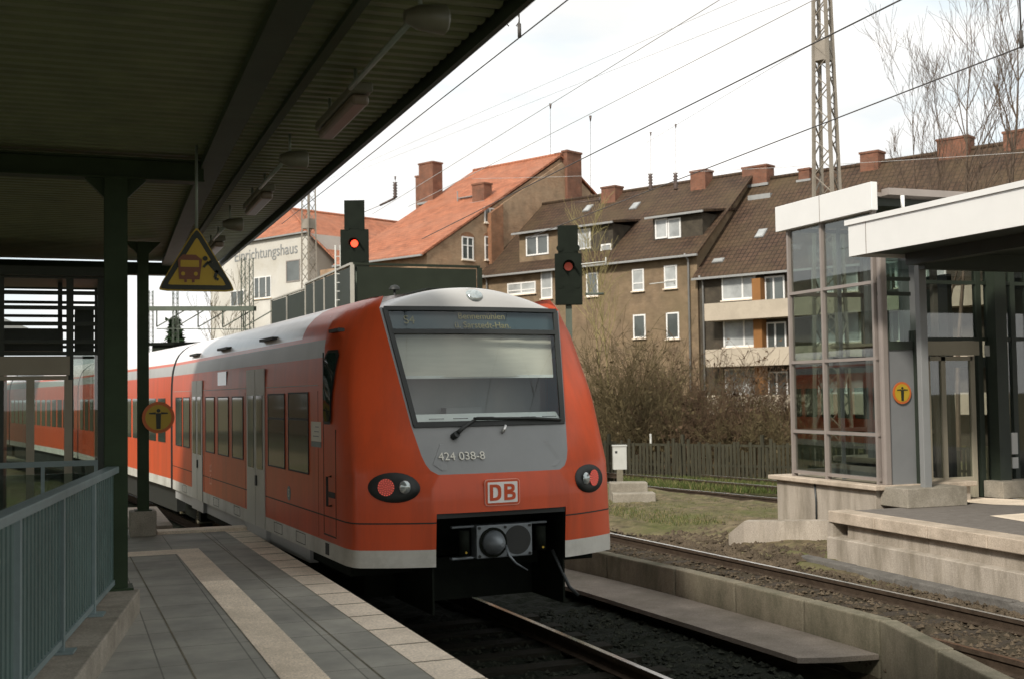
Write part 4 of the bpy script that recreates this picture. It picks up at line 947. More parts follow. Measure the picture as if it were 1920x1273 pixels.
dz_ = A3(0, 0, 1); n_ = A3(.22, .20, 0)
b = MB(); b.hexa([p0*[1, 1, 0]-dz_*.25, p1*[1, 1, 0]-dz_*.25, p1*[1, 1, 0]+n_-dz_*.25, p0*[1, 1, 0]+n_-dz_*.25, p0, p1, p1+n_, p0+n_]); b.build('wall_block', 'concrete_pale', lw)
b = MB(); b.hexa([p1*[1, 1, 0]-dz_*.25, p2*[1, 1, 0]-dz_*.25, p2*[1, 1, 0]+n_-dz_*.25, p1*[1, 1, 0]+n_-dz_*.25, p1, p2, p2+n_, p1+n_]); b.build('sloped_tail', 'concrete_pale', lw)
# pale tactile patches on the right platform
b = MB()
for pts in (((1775, 937), (1835, 932), (1925, 936), (1925, 947), (1860, 945)), ((1855, 966), (1925, 961), (1925, 978))):
    q = [onz(x, y, RZ+.004) for x, y in pts]; b.add([tuple(p) for p in q], [tuple(range(len(q)))[::-1]])
struct(b.build('tactile_patch', 'strip_pale'))

# low block wall between the tracks
mw = thing('block_wall', 'low wall of weathered concrete blocks between the two tracks', 'wall', (7.3, 11, -.2))
path = [(6.35, 20.0), (6.75, 17.2), (7.02, 15.2), (7.20, 13.55), (7.29, 12.25), (7.34, 10.95), (7.37, 9.72), (6.98, 8.45), (6.62, 7.25), (6.25, 6.0), (5.9, 4.8)]
for i in range(len(path)-1):
    (xa, ya), (xb, yb) = path[i], path[i+1]; d = np.array((xb-xa, yb-ya)); l = np.linalg.norm(d); d /= l; n_ = np.array((-d[1], d[0]))*.17; e = d*.016
    P4 = [(xa+e[0], ya+e[1]), (xb-e[0], yb-e[1]), (xb-e[0]+n_[0], yb-e[1]+n_[1]), (xa+e[0]+n_[0], ya+e[1]+n_[1])]; zt = .30+rng.normal(0, .006)
    b = MB(); b.hexa([(x, y, -.35) for x, y in P4]+[(x, y, zt) for x, y in P4]); b.build('concrete_block', 'concrete_dark', mw, bevel=.015)
hs = [onz(1655, 1182, .2), onz(1680, 1200, .10), onz(1695, 1235, -.05), onz(1690, 1262, -.15), onz(1672, 1290, -.2)]
b = MB(); b.tube([tuple(p-np.array((.05, .1, 0))) for p in hs], .026, 8); tag(b.build('cable', 'hose_black'), 'thick black cable hanging out of the joint of the block wall', 'cable')
sb = [onz(x, y, -.02) for x, y in ((1092, 1108), (1300, 1172), (1495, 1233), (1560, 1232), (1648, 1226))]
b = MB(); poly = [(5.75, 20.0, -.02)]+[tuple(p) for p in sb]+[(7.33, 10.9, -.02), (7.18, 13.55, -.02), (7.0, 15.2, -.02), (6.3, 20.0, -.02)]
b.prism(poly, (0, 0, -.05)); o = b.build('track_slab', 'slab_brown'); tag(o, 'pointed brown concrete slab lying beside the block wall', 'slab')

# ------------------------------------------------------------------ glass lift tower and shelter on the right platform
TX, TY = 12.31, 16.10
TB = .96
tw = thing('glass_tower', 'white-capped glass lift tower with taupe frames on the right platform', 'building', (TX, TY, RZ))
Y0, Y1 = 16.12, 18.62
def tz(px, py): return onx(px, py, TX)[2]
zs_t = [1.06, tz(1560, 811), tz(1555, 676), tz(1555, 541), 5.42]
ym = onx(1545, 600, TX)[1]
b = MB()                                                   # plinth
b.box((TX-.10, 16.10, .0), (14.1, 18.95, TB-.06)); b.build('plinth', 'concrete_pale', tw)
b = MB(); b.box((TX-.20, 15.98, TB-.06), (14.15, 19.1, TB+.02)); b.build('sill', 'coping_stone', tw, bevel=.015)
b = MB(); b.box((TX-.02, 15.42, RZ), (13.44, 16.10, RZ+.30)); b.build('front_kerb', 'concrete', tw, bevel=.01)
b = MB(); b.tube([(TX-.115, 17.75, TB-.07), (TX-.13, 17.70, .6), (TX-.12, 17.72, .15)], .018, 6); b.build('cable', 'hose_black', tw)
b = MB(); w = .045
for y in (Y0, ym, Y1-.09): b.box((TX-.005, y+.02, TB+.02), (TX+.09, y+.075, 5.42))
for z in zs_t: b.box((TX, Y0+.001, z-.026), (TX+.085, Y1-.001, z+.026))
for x in (13.9,):
    for y in (Y0+.5, Y1-.09): b.box((x, y, TB), (x+.09, y+.09, 5.42))
for z in zs_t: b.box((TX+.09, Y1-.085, z-.035), (13.95, Y1-.005, z+.035)); b.box((13.9, Y0+.6, z-.035), (13.985, Y1-.1, z+.035))
b.build('window_frame', 'frame_taupe', tw)
b = MB(); b.box((TX+.03, Y0-.11, TB), (TX+.17, Y0-.004, 5.05)); b.build('corner_post', 'frame_taupe', tw, bevel=.03)
for (ya, yb) in ((Y0+.09, ym), (ym+.09, Y1-.09)):
    for za, zb in zip(zs_t[:-1], zs_t[1:]):
        b = MB(); b.box((TX+.04, ya, za+.04), (TX+.05, yb, zb-.04)); b.build('pane', 'lift_glass', tw)
for za, zb in zip(zs_t[:-1], zs_t[1:]):
    b = MB(); b.box((TX+.09, Y1-.05, za+.035), (13.9, Y1-.04, zb-.035)); b.build('rear_pane', 'clear_glass', tw)
    b = MB(); b.box((13.94, Y0+.6, za+.035), (13.95, Y1-.1, zb-.035)); b.build('rear_pane', 'clear_glass', tw)
b = MB(); b.box((TX-.10, Y0-.12, 5.40), (TX+.02, Y1+.18, 5.86)); b.build('roof_fascia', 'white_metal', tw, bevel=.008)
b = MB(); b.box((TX+.021, Y0+.02, 5.50), (14.3, Y1+.15, 5.62)); b.build('roof', 'frame_dark', tw)
b = MB(); b.box((TX-.104, 17.42, 5.405), (TX-.0985, 17.432, 5.855)); b.build('fascia_joint', 'frame_taupe', tw)
b = MB()                                                   # lift car guides and machinery inside
b.box((13.0, 17.2, RZ), (13.12, 17.32, 5.3)); b.box((13.4, 16.8, RZ), (13.9, 16.9, 5.3)); b.box((12.8, 17.0, .98), (13.8, 18.2, 1.2)); b.box((12.75, 17.9, 2.9), (13.7, 18.1, 3.1)); b.box((12.55, 17.4, RZ), (12.60, 17.45, 5.3)); b.build('lift_guides', 'panel_grey', tw)
b = MB(); b.box((12.9, 16.9, 1.25), (13.75, 18.2, 1.34)); b.box((12.9, 16.9, 3.25), (13.75, 18.2, 3.3)); b.box((13.6, 16.95, 1.3), (13.7, 18.1, 3.3)); b.build('lift_car', 'header_beige', tw)
b = MB(); b.box((12.6, Y0+.02, 5.20), (13.6, Y0+.10, 5.42)); b.build('roof_edge', 'frame_taupe', tw)
b = MB(); b.tube([(TX+.35, Y0-.32, 5.62), (TX+.35, Y0-.32, 5.40), (TX+.60, Y0-.36, 5.33), (TX+.60, Y0-.36, 5.12)], .035, 8); b.build('downpipe', 'white_metal', tw)
b = MB(); b.box((TX+.10, Y0-.30, 5.63), (16.8, Y0-.12, 5.74)); b.box((TX+.03, Y0-.118, 5.625), (16.8, Y1, 5.69)); b.build('gutter', 'frame_taupe', tw)

sh = thing('platform_shelter', 'white flat-roofed shelter with dark glazed lift lobby on the right platform', 'shelter', (13.6, 14.8, RZ))
FX = 11.30
b = MB(); b.box((FX, 5.5, 4.55), (FX+.04, 15.39, 5.03)); b.box((FX+.04, 15.35, 4.55), (27, 15.39, 5.03)); b.build('fascia', 'white_metal', sh)
b = MB(); b.box((FX-.03, 5.5, 5.031), (27, 15.45, 5.11)); b.build('roof_cap', 'white_metal', sh)
b = MB()
for y in (8.0, 11.35, 14.96): b.box((FX-.003, y, 4.552), (FX+.001, y+.014, 5.028))
b.build('fascia_joint', 'frame_taupe', sh)
b = MB(); b.box((FX+.05, 5.6, 4.60), (27, 15.3, 4.66)); b.build('soffit', 'frame_dark', sh)  # stretched on unseen to the right so the lobby glass mirrors a dark underside
b = MB(); b.box((FX+.9, 5.6, 4.42), (FX+1.1, 15.2, 4.60)); b.box((12.4, 15.0, 4.35), (17, 15.15, 4.60)); b.build('soffit_beam', 'frame_dark', sh)
# lobby front (faces along the platform)
WY = 16.05
def sx(px, Yp=WY): return ony(px, 800, Yp)[0]
def sz(py, px=1700, Yp=WY): return ony(px, py, Yp)[2]
b = MB(); b.box((sx(1662), WY, .98), (sx(1716), WY+.05, sz(656))); b.build('grey_panel', 'panel_grey', sh)
b = MB(); b.box((sx(1659), WY-.02, sz(656)), (sx(1727), WY+.06, sz(640))); b.box((sx(1655), WY, sz(527)), (sx(1715), WY+.05, sz(520))); b.box((sx(1655), WY, sz(555)), (sx(1715), WY+.05, sz(548))); b.box((sx(1716), WY-.05, RZ), (sx(1722), WY+.06, sz(620))); b.build('panel_frame', 'frame_dark', sh)
b = MB(); b.box((sx(1657), WY+.02, sz(640)), (sx(1714), WY+.03, 4.6)); b.build('high_pane', 'clear_glass', sh)
b = MB(); b.box((sx(1727, 15.6), 15.55, RZ), (sx(1741, 15.6), 15.66, 4.6)); b.build('post', 'mask_grey', sh, bevel=.01)
DY = 16.5
dx_ = lambda px: ony(px, 800, DY)[0]
dzz = lambda py, px=1790: ony(px, py, DY)[2]
b = MB(); b.box((dx_(1738), DY-.06, dzz(666)), (dx_(1836), DY+.05, dzz(640))); b.build('door_header', 'header_beige', sh)
b = MB()
for px in (1741, 1770, 1825): x = dx_(px); b.box((x-.045, DY-.03, RZ), (x+.045, DY+.04, dzz(667)))
b.box((dx_(1741), DY-.03, dzz(676)), (dx_(1825), DY+.04, dzz(668))); b.box((dx_(1741), DY-.02, RZ), (dx_(1825), DY+.03, RZ+.35)); b.build('door_frame', 'header_beige', sh)
for a_, c_ in ((1744, 1767), (1773, 1822)):
    b = MB(); b.box((dx_(a_), DY, RZ+.35), (dx_(c_), DY+.01, dzz(676))); b.build('door_leaf', 'lift_glass', sh)
b = MB()
for px in (1735, 1841, 1862, 1905, 1935, 1990): x = dx_(px); b.box((x-.05, DY-.02, RZ), (x+.05, DY+.08, 4.6))
for py in (530, 636): b.box((dx_(1735), DY-.01, dzz(py)-.03), (dx_(2100), DY+.05, dzz(py)+.03))
b.box((dx_(1862)-.1, DY-.25, RZ), (dx_(1862)+.14, DY-.05, 4.6)); b.build('lobby_frame', 'frame_dark', sh)
b = MB(); b.box((dx_(1738), DY+.02, dzz(636)), (dx_(1838), DY+.03, 4.6)); b.build('high_pane', 'lift_glass', sh)
b = MB(); b.box((dx_(1843), DY+.02, RZ), (dx_(2100), DY+.03, 4.6)); b.build('lobby_pane', 'lift_glass', sh)
b = MB(); b.box((dx_(1837), DY-.5, RZ), (dx_(2100), DY-.05, RZ+.28)); b.build('lobby_kerb', 'concrete', sh, bevel=.01)
b = MB(); b.box((dx_(1846), DY-.09, dzz(668)), (dx_(1859), DY-.055, dzz(648))); b.build('call_panel', 'box_grey', sh)
for a_, c_ in ((1860, 1868), (1894, 1905)):
    b = MB(); b.box((dx_(a_), DY-.03, dzz(882)), (dx_(c_), DY-.012, dzz(861))); b.box((dx_(a_), DY-.03, dzz(855)), (dx_(c_), DY-.012, dzz(814))); b.build('glazing_marker', 'white_metal', sh)
b = MB(); b.box((15.2, 17.8, RZ), (15.3, 18.6, 4.6)); b.box((13.95, 18.5, RZ), (14.05, 18.6, 4.6)); b.box((14.0, 18.5, 2.9), (17, 18.55, 3.1)); b.box((14.3, 17.6, RZ), (14.36, 17.66, 4.6)); b.box((16.2, 17.0, RZ), (16.4, 17.2, 4.6)); b.build('lobby_rear_frame', 'frame_dark', sh)
b = MB(); b.box((14.1, 16.2, 4.95), (18, 19, 5.05)); b.build('lobby_roof', 'frame_dark', sh)
for px in (1725, 1790):
    p = onx(px, 392, 12.9); b = MB(); b.box((12.9, p[1], p[2]-.1), (13.3, p[1]+.5, p[2]+.05)); b.build('roof_vent', 'white_metal', sh)
round_sign((ony(1689, 736, WY)[0], WY-.022, ony(1689, 736, WY)[2]), .178, (1, 0, 0), 'round orange and yellow figure sign on the grey panel of the glass tower', (0, -1, 0))

# ------------------------------------------------------------------ small things by the far tracks
cb = onz(1163, 880, .45); bx = thing('cabinet', 'small pale grey trackside cabinet to the right of the train', 'cabinet', (cb[0], cb[1], 0))
k = 1.0
ex_ = r0; ey_ = A3(r0[1], -r0[0], 0)*-1
o_ = cb-ex_*.18
b = MB(); b.fbox(o_+A3(0, 0, 0), ex_*.36, ey_*.3, (0, 0, .62)); b.build('housing', 'box_grey', bx, bevel=.01)
b = MB(); b.fbox(o_-ex_*.015-ey_*.02+A3(0, 0, .622), ex_*.39, ey_*.34, (0, 0, .03)); b.build('lid', 'box_grey', bx)
b = MB(); b.fbox(o_+ex_*.05-ey_*.006+A3(0, 0, .44), ex_*.06, ey_*.005, (0, 0, .06)); b.build('lock', 'rubber_black', bx)
b = MB(); b.fbox(o_+ex_*.09+A3(0, 0, -.7), ex_*.16, ey_*.14, (0, 0, .70)); b.build('pedestal', 'concrete_dark', bx)
st = thing('concrete_steps', 'short flight of weathered concrete block steps right of the train', 'steps', onz(1200, 968, -.2))
for i, (xa, xb, yt, yb) in enumerate(((1150, 1243, 947, 968), (1150, 1230, 925, 946), (1145, 1215, 905, 924))):
    p = onz(xa, yb, -.2) if i == 0 else None
    base = onz(1200, 968, -.2); D = (base-CAM) @ fwd+.42*i
    a_, c_, t_ = far(xa, yb, D), far(xb, yb, D), far(xa, yt, D)
    b = MB(); b.fbox((a_[0], a_[1], -.3), (c_[0]-a_[0], c_[1]-a_[1], 0), fwd*[1, 1, 0]*.5, (0, 0, t_[2]+.3)); b.build('step', 'concrete', st, bevel=.02)
fn = thing('paling_fence', 'dark weathered paling fence behind the rearmost track', 'fence', FA)
fd = (FB-FA)/np.linalg.norm(FB-FA); b = MB(); t = -6.0
while t < 14:
    h = .92+rng.normal(0, .07)-(.25 if rng.random() < .06 else 0); p = FA+fd*t; b.fbox(p+A3(0, 0, -.3), fd*rng.uniform(.075, .10), A3(-fd[1], fd[0], 0)*.02, (rng.normal(0, .012), rng.normal(0, .012), h+.3)); t += .125
b.build('palings', 'fence_wood', fn)
b = MB(); nrm_ = A3(-fd[1], fd[0], 0)
for z in (.25, .85): b.fbox(FA-fd*6+nrm_*.025+A3(0, 0, z), fd*20, nrm_*.04, (0, 0, .07))
b.build('rails', 'fence_wood', fn)
for t in np.arange(-6, 14, 2.55):
    p = FA+fd*t; b = MB(); b.fbox(p+nrm_*.066+A3(0, 0, -.3), fd*.09, nrm_*.09, (0, 0, 1.5)); b.build('post', 'fence_wood', fn)
p = onz(1208, 878, 0); b = MB(); b.tube([(p[0], p[1]-.5, -.3), (p[0], p[1]-.5, 1.15)], .035, 8); tag(b.build('marker_post', 'box_grey'), 'thin pale post in the grass before the paling fence', 'post')

# ------------------------------------------------------------------ row of houses behind the tracks
ha = R(20.489-47.6)
DU = -A3(math.sin(ha), math.cos(ha), 0)                       # along the facades, towards the near right end
NN = A3(-DU[1], DU[0], 0); NN = NN if NN @ (CAM-far(1310, 640, 68)) > 0 else -NN   # out of the facades, towards the tracks
PF = far(1310, 640, 68)
def fac(px, py, off=0.0, P0=PF): return onp(px, py, P0+NN*off, NN)
def uz(p, P0=PF): return float((p-P0) @ DU), float(p[2])
def pt(u, z, off=0.0, P0=PF): q = P0+DU*u+NN*off; return A3(q[0], q[1], z)
def house_shell(root, u0, u1, ze, zr, D, back, wall, roof, oh=.45, P0=PF, off=0.0, right_verge=.15, left_verge=.15, z0=-.4, gables=True):
    """walls with gables and a pitched roof whose eaves face the tracks"""
    ridge = off-D; rear = off-D*2 if back is None else off-back
    b = MB(); e = lambda u, z, o: pt(u, z, o, P0)
    side = lambda u: [e(u, z0, off), e(u, ze, off), e(u, zr-.08, ridge), e(u, ze, rear), e(u, z0, rear)]
    L_, R_ = side(u0), side(u1); vs = L_+R_
    b.add(vs, [(0, 5, 6, 1), (4, 3, 8, 9), (0, 1, 2, 3, 4), (9, 8, 7, 6, 5)]); b.build('wall', wall, root)
    sl_ = (zr-ze)/D; b = MB(); t = .16
    lo = [e(u0-left_verge, ze-oh*sl_+.10, off+oh), e(u1+right_verge, ze-oh*sl_+.10, off+oh), e(u1+right_verge, zr+.10, ridge), e(u0-left_verge, zr+.10, ridge)]
    b.hexa(lo+[p+A3(0, 0, t) for p in lo])
    lo = [e(u0-left_verge, zr+.10, ridge), e(u1+right_verge, zr+.10, ridge), e(u1+right_verge, ze-oh*sl_+.10, rear-oh), e(u0-left_verge, ze-oh*sl_+.10, rear-oh)]
    b.hexa(lo+[p+A3(0, 0, t) for p in lo]); rf = b.build('roof', roof, root)
    b = MB(); b.tube([e(u0-left_verge, zr+.27, ridge), e(u1+right_verge, zr+.27, ridge)], .13, 8); b.build('ridge_tiles', roof, rf)
    b = MB(); b.bar(e(u0-left_verge, ze-oh*sl_+.12, off+oh+.06), e(u1+right_verge, ze-oh*sl_+.12, off+oh+.06), .13, .12); b.build('gutter', 'zinc', rf)
    roof_z = lambda o: ze+(off-o)*sl_+.26
    return rf, roof_z
def window(root, u0, u1, z0, z1, off=0.0, P0=PF, muls=(.5,), frame='window_white', pane='pane', transom=None, sill=True, axis=None, fw=.085):
    """framed casement on a wall; axis=(origin, direction, outward) for walls other than the facade"""
    if axis is None: o, d, n = pt(0, 0, off, P0), DU, NN
    else: o, d, n = axis
    o = A3(o[0], o[1], 0); q = lambda u, z, k: o+d*u+n*k+A3(0, 0, z)
    def bb(b, ua, ub, za, zb, k0, k1): b.fbox(q(ua, za, k0), d*(ub-ua), n*(k1-k0), (0, 0, zb-za))
    b = MB(); bb(b, u0, u0+fw, z0, z1, -.02, .05); bb(b, u1-fw, u1, z0, z1, -.02, .05); bb(b, u0+fw, u1-fw, z1-fw, z1, -.02, .05); bb(b, u0+fw, u1-fw, z0, z0+fw, -.02, .05)
    for mu in muls: um = u0+(u1-u0)*mu; bb(b, um-fw*.55, um+fw*.55, z0+fw, z1-fw, -.02, .055)
    if transom: zt = z0+(z1-z0)*transom; bb(b, u0+fw, u1-fw, zt-fw*.4, zt+fw*.4, -.02, .045)
    w = b.build('window', frame, root)
    b = MB(); bb(b, u0+fw*.6, u1-fw*.6, z0+fw*.6, z1-fw*.6, .005, .018); b.build('pane', pane, w)
    if sill: b = MB(); bb(b, u0-.06, u1+.06, z0-.07, z0-.003, -.02, .14); b.build('sill', 'strip_pale', w)
    return w
def pxwin(root, x0, y0, x1, y1, off=0.0, P0=PF, **k):
    a, c = uz(fac(x0, (y0+y1)/2, off, P0), P0), uz(fac(x1, (y0+y1)/2, off, P0), P0); xm = (x0+x1)/2
    return window(root, a[0], c[0], uz(fac(xm, y1, off, P0), P0)[1], uz(fac(xm, y0, off, P0), P0)[1], off, P0, **k)
def chimney(rf, x0, y0, x1, y1, off, P0=PF, depth=.9, base=None, mat='chimney_brick', pots=True):
    a, c = fac(x0, y0, off, P0), fac(x1, y0, off, P0); zt = (a[2]+c[2])/2; zb = fac((x0+x1)/2, y1, off, P0)[2]-1.2
    b = MB(); b.fbox(A3(a[0], a[1], zb), c*[1, 1, 0]-a*[1, 1, 0], -NN*depth, (0, 0, zt-zb)); ch = b.build('chimney', mat, rf)
    e = .05; w = np.linalg.norm((c-a)[:2]); b = MB(); b.fbox(A3(a[0], a[1], zt+.002)-DU*e+NN*e, DU*(w+2*e), -NN*(depth+2*e), (0, 0, .12)); b.build('chimney_cap', mat, rf)
    if pots:
        b = MB()
        b.fbox(A3(a[0], a[1], zb+1.0)-DU*.12+NN*.10, DU*(w+.24), -NN*.08, (0, 0, .16)); b.build('lead_flashing', 'zinc', rf)
def skylight(rf, px, py, off, P0, roof_z, w=.55, h=.75):
    # intersect the pixel with the roof plane
    lo, hi = off, off
    best = None
    for o in np.linspace(0, -6, 121):
        p = fac(px, py, o, P0); d_ = abs(p[2]-roof_z(o))
        if best is None or d_ < best[0]: best = (d_, o)
    o = best[1]; u = uz(fac(px, py, o, P0), P0)[0]; z = roof_z(o); s_ = roof_z(o-1)-roof_z(o)
    l = A3(*( -NN*1.0)); l[2] = s_; l /= np.linalg.norm(l); b = MB(); nrm = np.cross(DU, l); nrm = nrm if nrm[2] > 0 else -nrm
    b.fbox(pt(u-w/2, z, o, P0)-nrm*.02, DU*w, l*h, nrm*.10); s = b.build('skylight', 'zinc', rf)
    b = MB(); b.fbox(pt(u-w/2+.07, z, o, P0)+l*.07+nrm*.085, DU*(w-.14), l*(h-.14), nrm*.012); b.build('skylight_pane', 'pane_curtain', rf)
# --- house with balconies (right)
zeA = fac(1400, 507)[2]; DA = 6.2; zrA = fac(1560, 327, -DA)[2]
uA1 = uz(fac(2150, 600))[0]
hA = thing('balcony_house', 'dark-roofed apartment house with beige balcony bands behind the bushes', 'house', pt(8, -.4))
rfA, rzA = house_shell(hA, .12, uA1, zeA, zrA, DA, None, 'wall_dark', 'tiles_brown')
for x0, y0, x1, y1 in ((1391, 315, 1437, 345), (1497, 320, 1517, 336), (1612, 288, 1646, 325), (1756, 262, 1815, 305), (1880, 248, 1935, 285)): chimney(rfA, x0, y0, x1, y1, -DA+.5)
skylight(rfA, 1423, 447, 0, PF, rzA); skylight(rfA, 1345, 494, 0, PF, rzA, .7, .35)
for x0, yt, yb, in ((1325, 568, 601), (1327, 655, 688), (1330, 742, 778)):
    a = fac(x0, (yt+yb)/2, 1.2); zt, zb = fac(x0+60, yt-2, 1.2)[2], fac(x0+60, yb-2, 1.2)[2]; u = uz(a)[0]
    b = MB(); b.fbox(pt(u, zb, .0), DU*(uA1-u-.3), NN*1.2, (0, 0, .14)); b.fbox(pt(u, zb, 1.2), DU*(uA1-u-.3), NN*.09, (0, 0, zt-zb)); b.fbox(pt(u-.09, zb, .02), DU*.088, NN*1.27, (0, 0, zt-zb)); b.build('balcony', 'balcony', hA)
for y0, y1, x0 in ((512, 562, 1354), (598, 650, 1357), (690, 740, 1360)):
    pxwin(hA, x0, y0, x0+63, y1, .02, muls=(.62,), pane='pane_curtain')
    pxwin(hA, x0+81, y0+6, x0+118, y1+26, .0, muls=(.45,), sill=False)
    a, c = fac(x0+64, y0, .03), fac(x0+80, y0, .03); zt = min(fac(x0+70, y0-8, .03)[2], zeA-.55); zb = fac(x0+70, y1+8, .03)[2]
    b = MB(); b.fbox(A3(a[0], a[1], zb), (c-a)*[1, 1, 0], NN*.5, (0, 0, zt-zb)); b.build('ochre_panel', 'ochre', hA)
    for k in range(4):
        u = uz(fac(x0, 600))[0]+5.6+k*4.6; z0_ = fac(x0+30, y1, .02)[2]; z1_ = fac(x0+30, y0, .02)[2]; window(hA, u, u+2.6, z0_, z1_, .02, muls=(.62,), pane='pane_curtain')
b = MB(); p = fac(1402, 368, -DA+1.5); b.fbox(A3(p[0], p[1], p[2]-1.0), DU*1.5, -NN*.6, (0, 0, 1.0)); b.build('roof_hatch', 'zinc', rfA)
# --- brown brick house (middle)
zeB = fac(1200, 483)[2]; DB_ = 6.0; zrB = fac(1250, 356, -DB_)[2]
uB0 = uz(fac(905, 515))[0]
hB = thing('brick_house', 'brown brick house with dormers between the orange roof and the balconies', 'house', pt(-8, -.4))
rfB, rzB = house_shell(hB, uB0, .0, zeB, zrB, DB_, None, 'brick_brown', 'tiles_brown', right_verge=.35, left_verge=.2)
for x0, y0, x1, y1 in ((1127, 353, 1153, 400), (1294, 323, 1322, 374)): chimney(rfB, x0, y0, x1, y1, -DB_+.9)
for px, py in ((1098, 398), (1186, 394)): skylight(rfB, px, py, 0, PF, rzB)
for x0, y0, x1, y1, pn in ((1186, 505, 1208, 546, 'pane_curtain'), (1246, 498, 1270, 541, 'pane_curtain'), (1188, 590, 1211, 634, 'pane'), (1250, 586, 1274, 635, 'pane'), (1015, 506, 1036, 560, 'pane_curtain'), (952, 530, 1005, 552, 'pane_curtain'), (1100, 512, 1122, 556, 'pane')):
    pxwin(hB, x0, y0, x1, y1, 0, muls=() if x1-x0 < 30 else (.5,), pane=pn, transom=.35 if pn == 'pane_curtain' else None)
def dormer(hs, rf, rz, x0, y0, x1, y1, wins, off, wall, roof, name='dormer'):
    a, c = uz(fac(x0, y1, off)), uz(fac(x1, y1, off)); zb, zt = fac((x0+x1)/2, y1, off)[2], fac((x0+x1)/2, y0, off)[2]
    back = 3.4
    b = MB(); b.fbox(pt(a[0], zb-.4, off), DU*(c[0]-a[0]), -NN*back, (0, 0, zt-zb+.4)); dm = b.build(name, wall, hs)
    b = MB(); q = [pt(a[0]-.3, zt+.005, off+.35), pt(c[0]+.3, zt+.005, off+.35), pt(c[0]+.3, zt+.45, off-back), pt(a[0]-.3, zt+.45, off-back)]; b.hexa(q+[p+A3(0, 0, .14) for p in q]); b.build('dormer_roof', roof, dm)
    b = MB(); b.bar(pt(a[0]-.3, zt+.02, off+.40), pt(c[0]+.3, zt+.02, off+.40), .10, .12); b.build('dormer_gutter', 'zinc', dm)
    for (wx0, wy0, wx1, wy1, ml, pn) in wins:
        w = None
        ua, uc = uz(fac(wx0, (wy0+wy1)/2, off))[0], uz(fac(wx1, (wy0+wy1)/2, off))[0]; z1_, z0_ = fac((wx0+wx1)/2, wy0, off)[2], fac((wx0+wx1)/2, wy1, off)[2]
        b = MB(); o = pt(0, 0, off)*[1, 1, 0]; fw = .09
        def bb(ua_, ub_, za, zb_, k0, k1, mi=0): b.fbox(o+DU*ua_+NN*k0+A3(0, 0, za), DU*(ub_-ua_), NN*(k1-k0), (0, 0, zb_-za), mi)
        bb(ua, ua+fw, z0_, z1_, .002, .05); bb(uc-fw, uc, z0_, z1_, .002, .05); bb(ua+fw, uc-fw, z1_-fw, z1_, .002, .05); bb(ua+fw, uc-fw, z0_, z0_+fw, .002, .05)
        for mu in ml: um = ua+(uc-ua)*mu; bb(um-.06, um+.06, z0_+fw, z1_-fw, .002, .055)
        bb(ua+.05, uc-.05, z0_+.05, z1_-.05, .003, .015, 1); b.build('dormer_window', ['window_white', pn], dm)
dormer(hB, rfB, rzB, 1225, 405, 1318, 452, ((1229, 411, 1252, 448, (), 'pane_curtain'), (1253, 410, 1277, 447, (), 'pane_curtain')), -.9, 'wall_dark', 'tiles_brown')
dormer(hB, rfB, rzB, 974, 436, 1046, 482, ((987, 442, 1029, 479, (.5,), 'pane'),), -.35, 'brick_brown', 'tiles_brown')
dormer(hB, rfB, rzB, 1078, 424, 1150, 478, ((1084, 430, 1108, 468, (), 'pane_curtain'), (1127, 458, 1147, 475, (), 'pane_curtain')), -.6, 'wall_dark', 'tiles_brown')
for u_, hh, zz in ((uB0+.5, hB, zeB), (-.5, hB, zeB), (.45, hA, zeA), (uA1*.5, hA, zeA)):
    b = MB(); p = pt(u_, -.3, .14); q = pt(u_, zz-.5, .14); r_e = pt(u_, zz-.15, .5); b.tube([tuple(p), tuple(q), tuple(r_e)], .06, 6); b.build('downpipe', 'zinc', hh)
# --- orange-roofed house (its gable faces the near right end)
best = None
for oc in np.linspace(0, 14, 281):
    c0 = fac(800, 475, oc); ap = onp(1050, 297, c0, DU); dep = float((c0-ap) @ NN); e_u = abs(uz(c0)[0]-uB0)
    if best is None or e_u < best[0]: best = (e_u, oc, c0, ap, dep)
_, oc, c0, ap, dC = best; print('gable', best)
uC = uz(c0)[0]; zeC, zrC = c0[2], ap[2]; uC0 = uz(fac(640, 481, oc))[0]
hC = thing('gabled_house', 'tall brick gabled house with bright orange tiled roof and big chimneys', 'house', pt(uC-4, -.4, oc))
rfC, rzC = house_shell(hC, uC0, uC, zeC, zrC, dC, None, 'brick_tan', 'tiles_orange', off=oc, oh=.5, right_verge=.12, left_verge=.25)
ga = (pt(uC, 0, oc), -NN, DU)
def gwin(x0, y0, x1, y1, **k):
    p0_, p1_ = onp(x0, y1, c0+DU*k.pop('o', 0.0), DU), onp(x1, y0, c0, DU); g0 = float((c0-p0_) @ NN); g1 = float((c0-p1_) @ NN)
    return window(hC, g0, g1, p0_[2], p1_[2], axis=ga, **k)
gwin(866, 446, 887, 487, muls=(.5,), transom=.62); gwin(909, 446, 931, 488, muls=(.5,), transom=.62); gwin(908, 392, 928, 418, muls=(.5,)); gwin(910, 530, 932, 560, muls=(.5,))
for x0, x1, y in ((864, 889, 446), (907, 933, 446)):          # brick arches over the tall windows
    b = MB()
    p0_, p1_ = onp(x0, y, c0, DU), onp(x1, y, c0, DU); mid_ = (p0_+p1_)/2; w = float(abs((p1_-p0_) @ NN))/2; pts = []
    for k in range(9): a = math.pi*k/8; pts.append(mid_-NN*w*math.cos(a)+A3(0, 0, .34*math.sin(a)+.02))
    b.prism([p+DU*.001 for p in pts], DU*.03); b.build('window_arch', 'brick_orange', hC)
g0 = float((c0-onp(937, 430, c0, DU)) @ NN); g1 = float((c0-onp(914, 430, c0, DU)) @ NN)
zt = zeC+(zrC-zeC)*(g0/dC)-.25; zt1 = zeC+(zrC-zeC)*(g1/dC)-.25
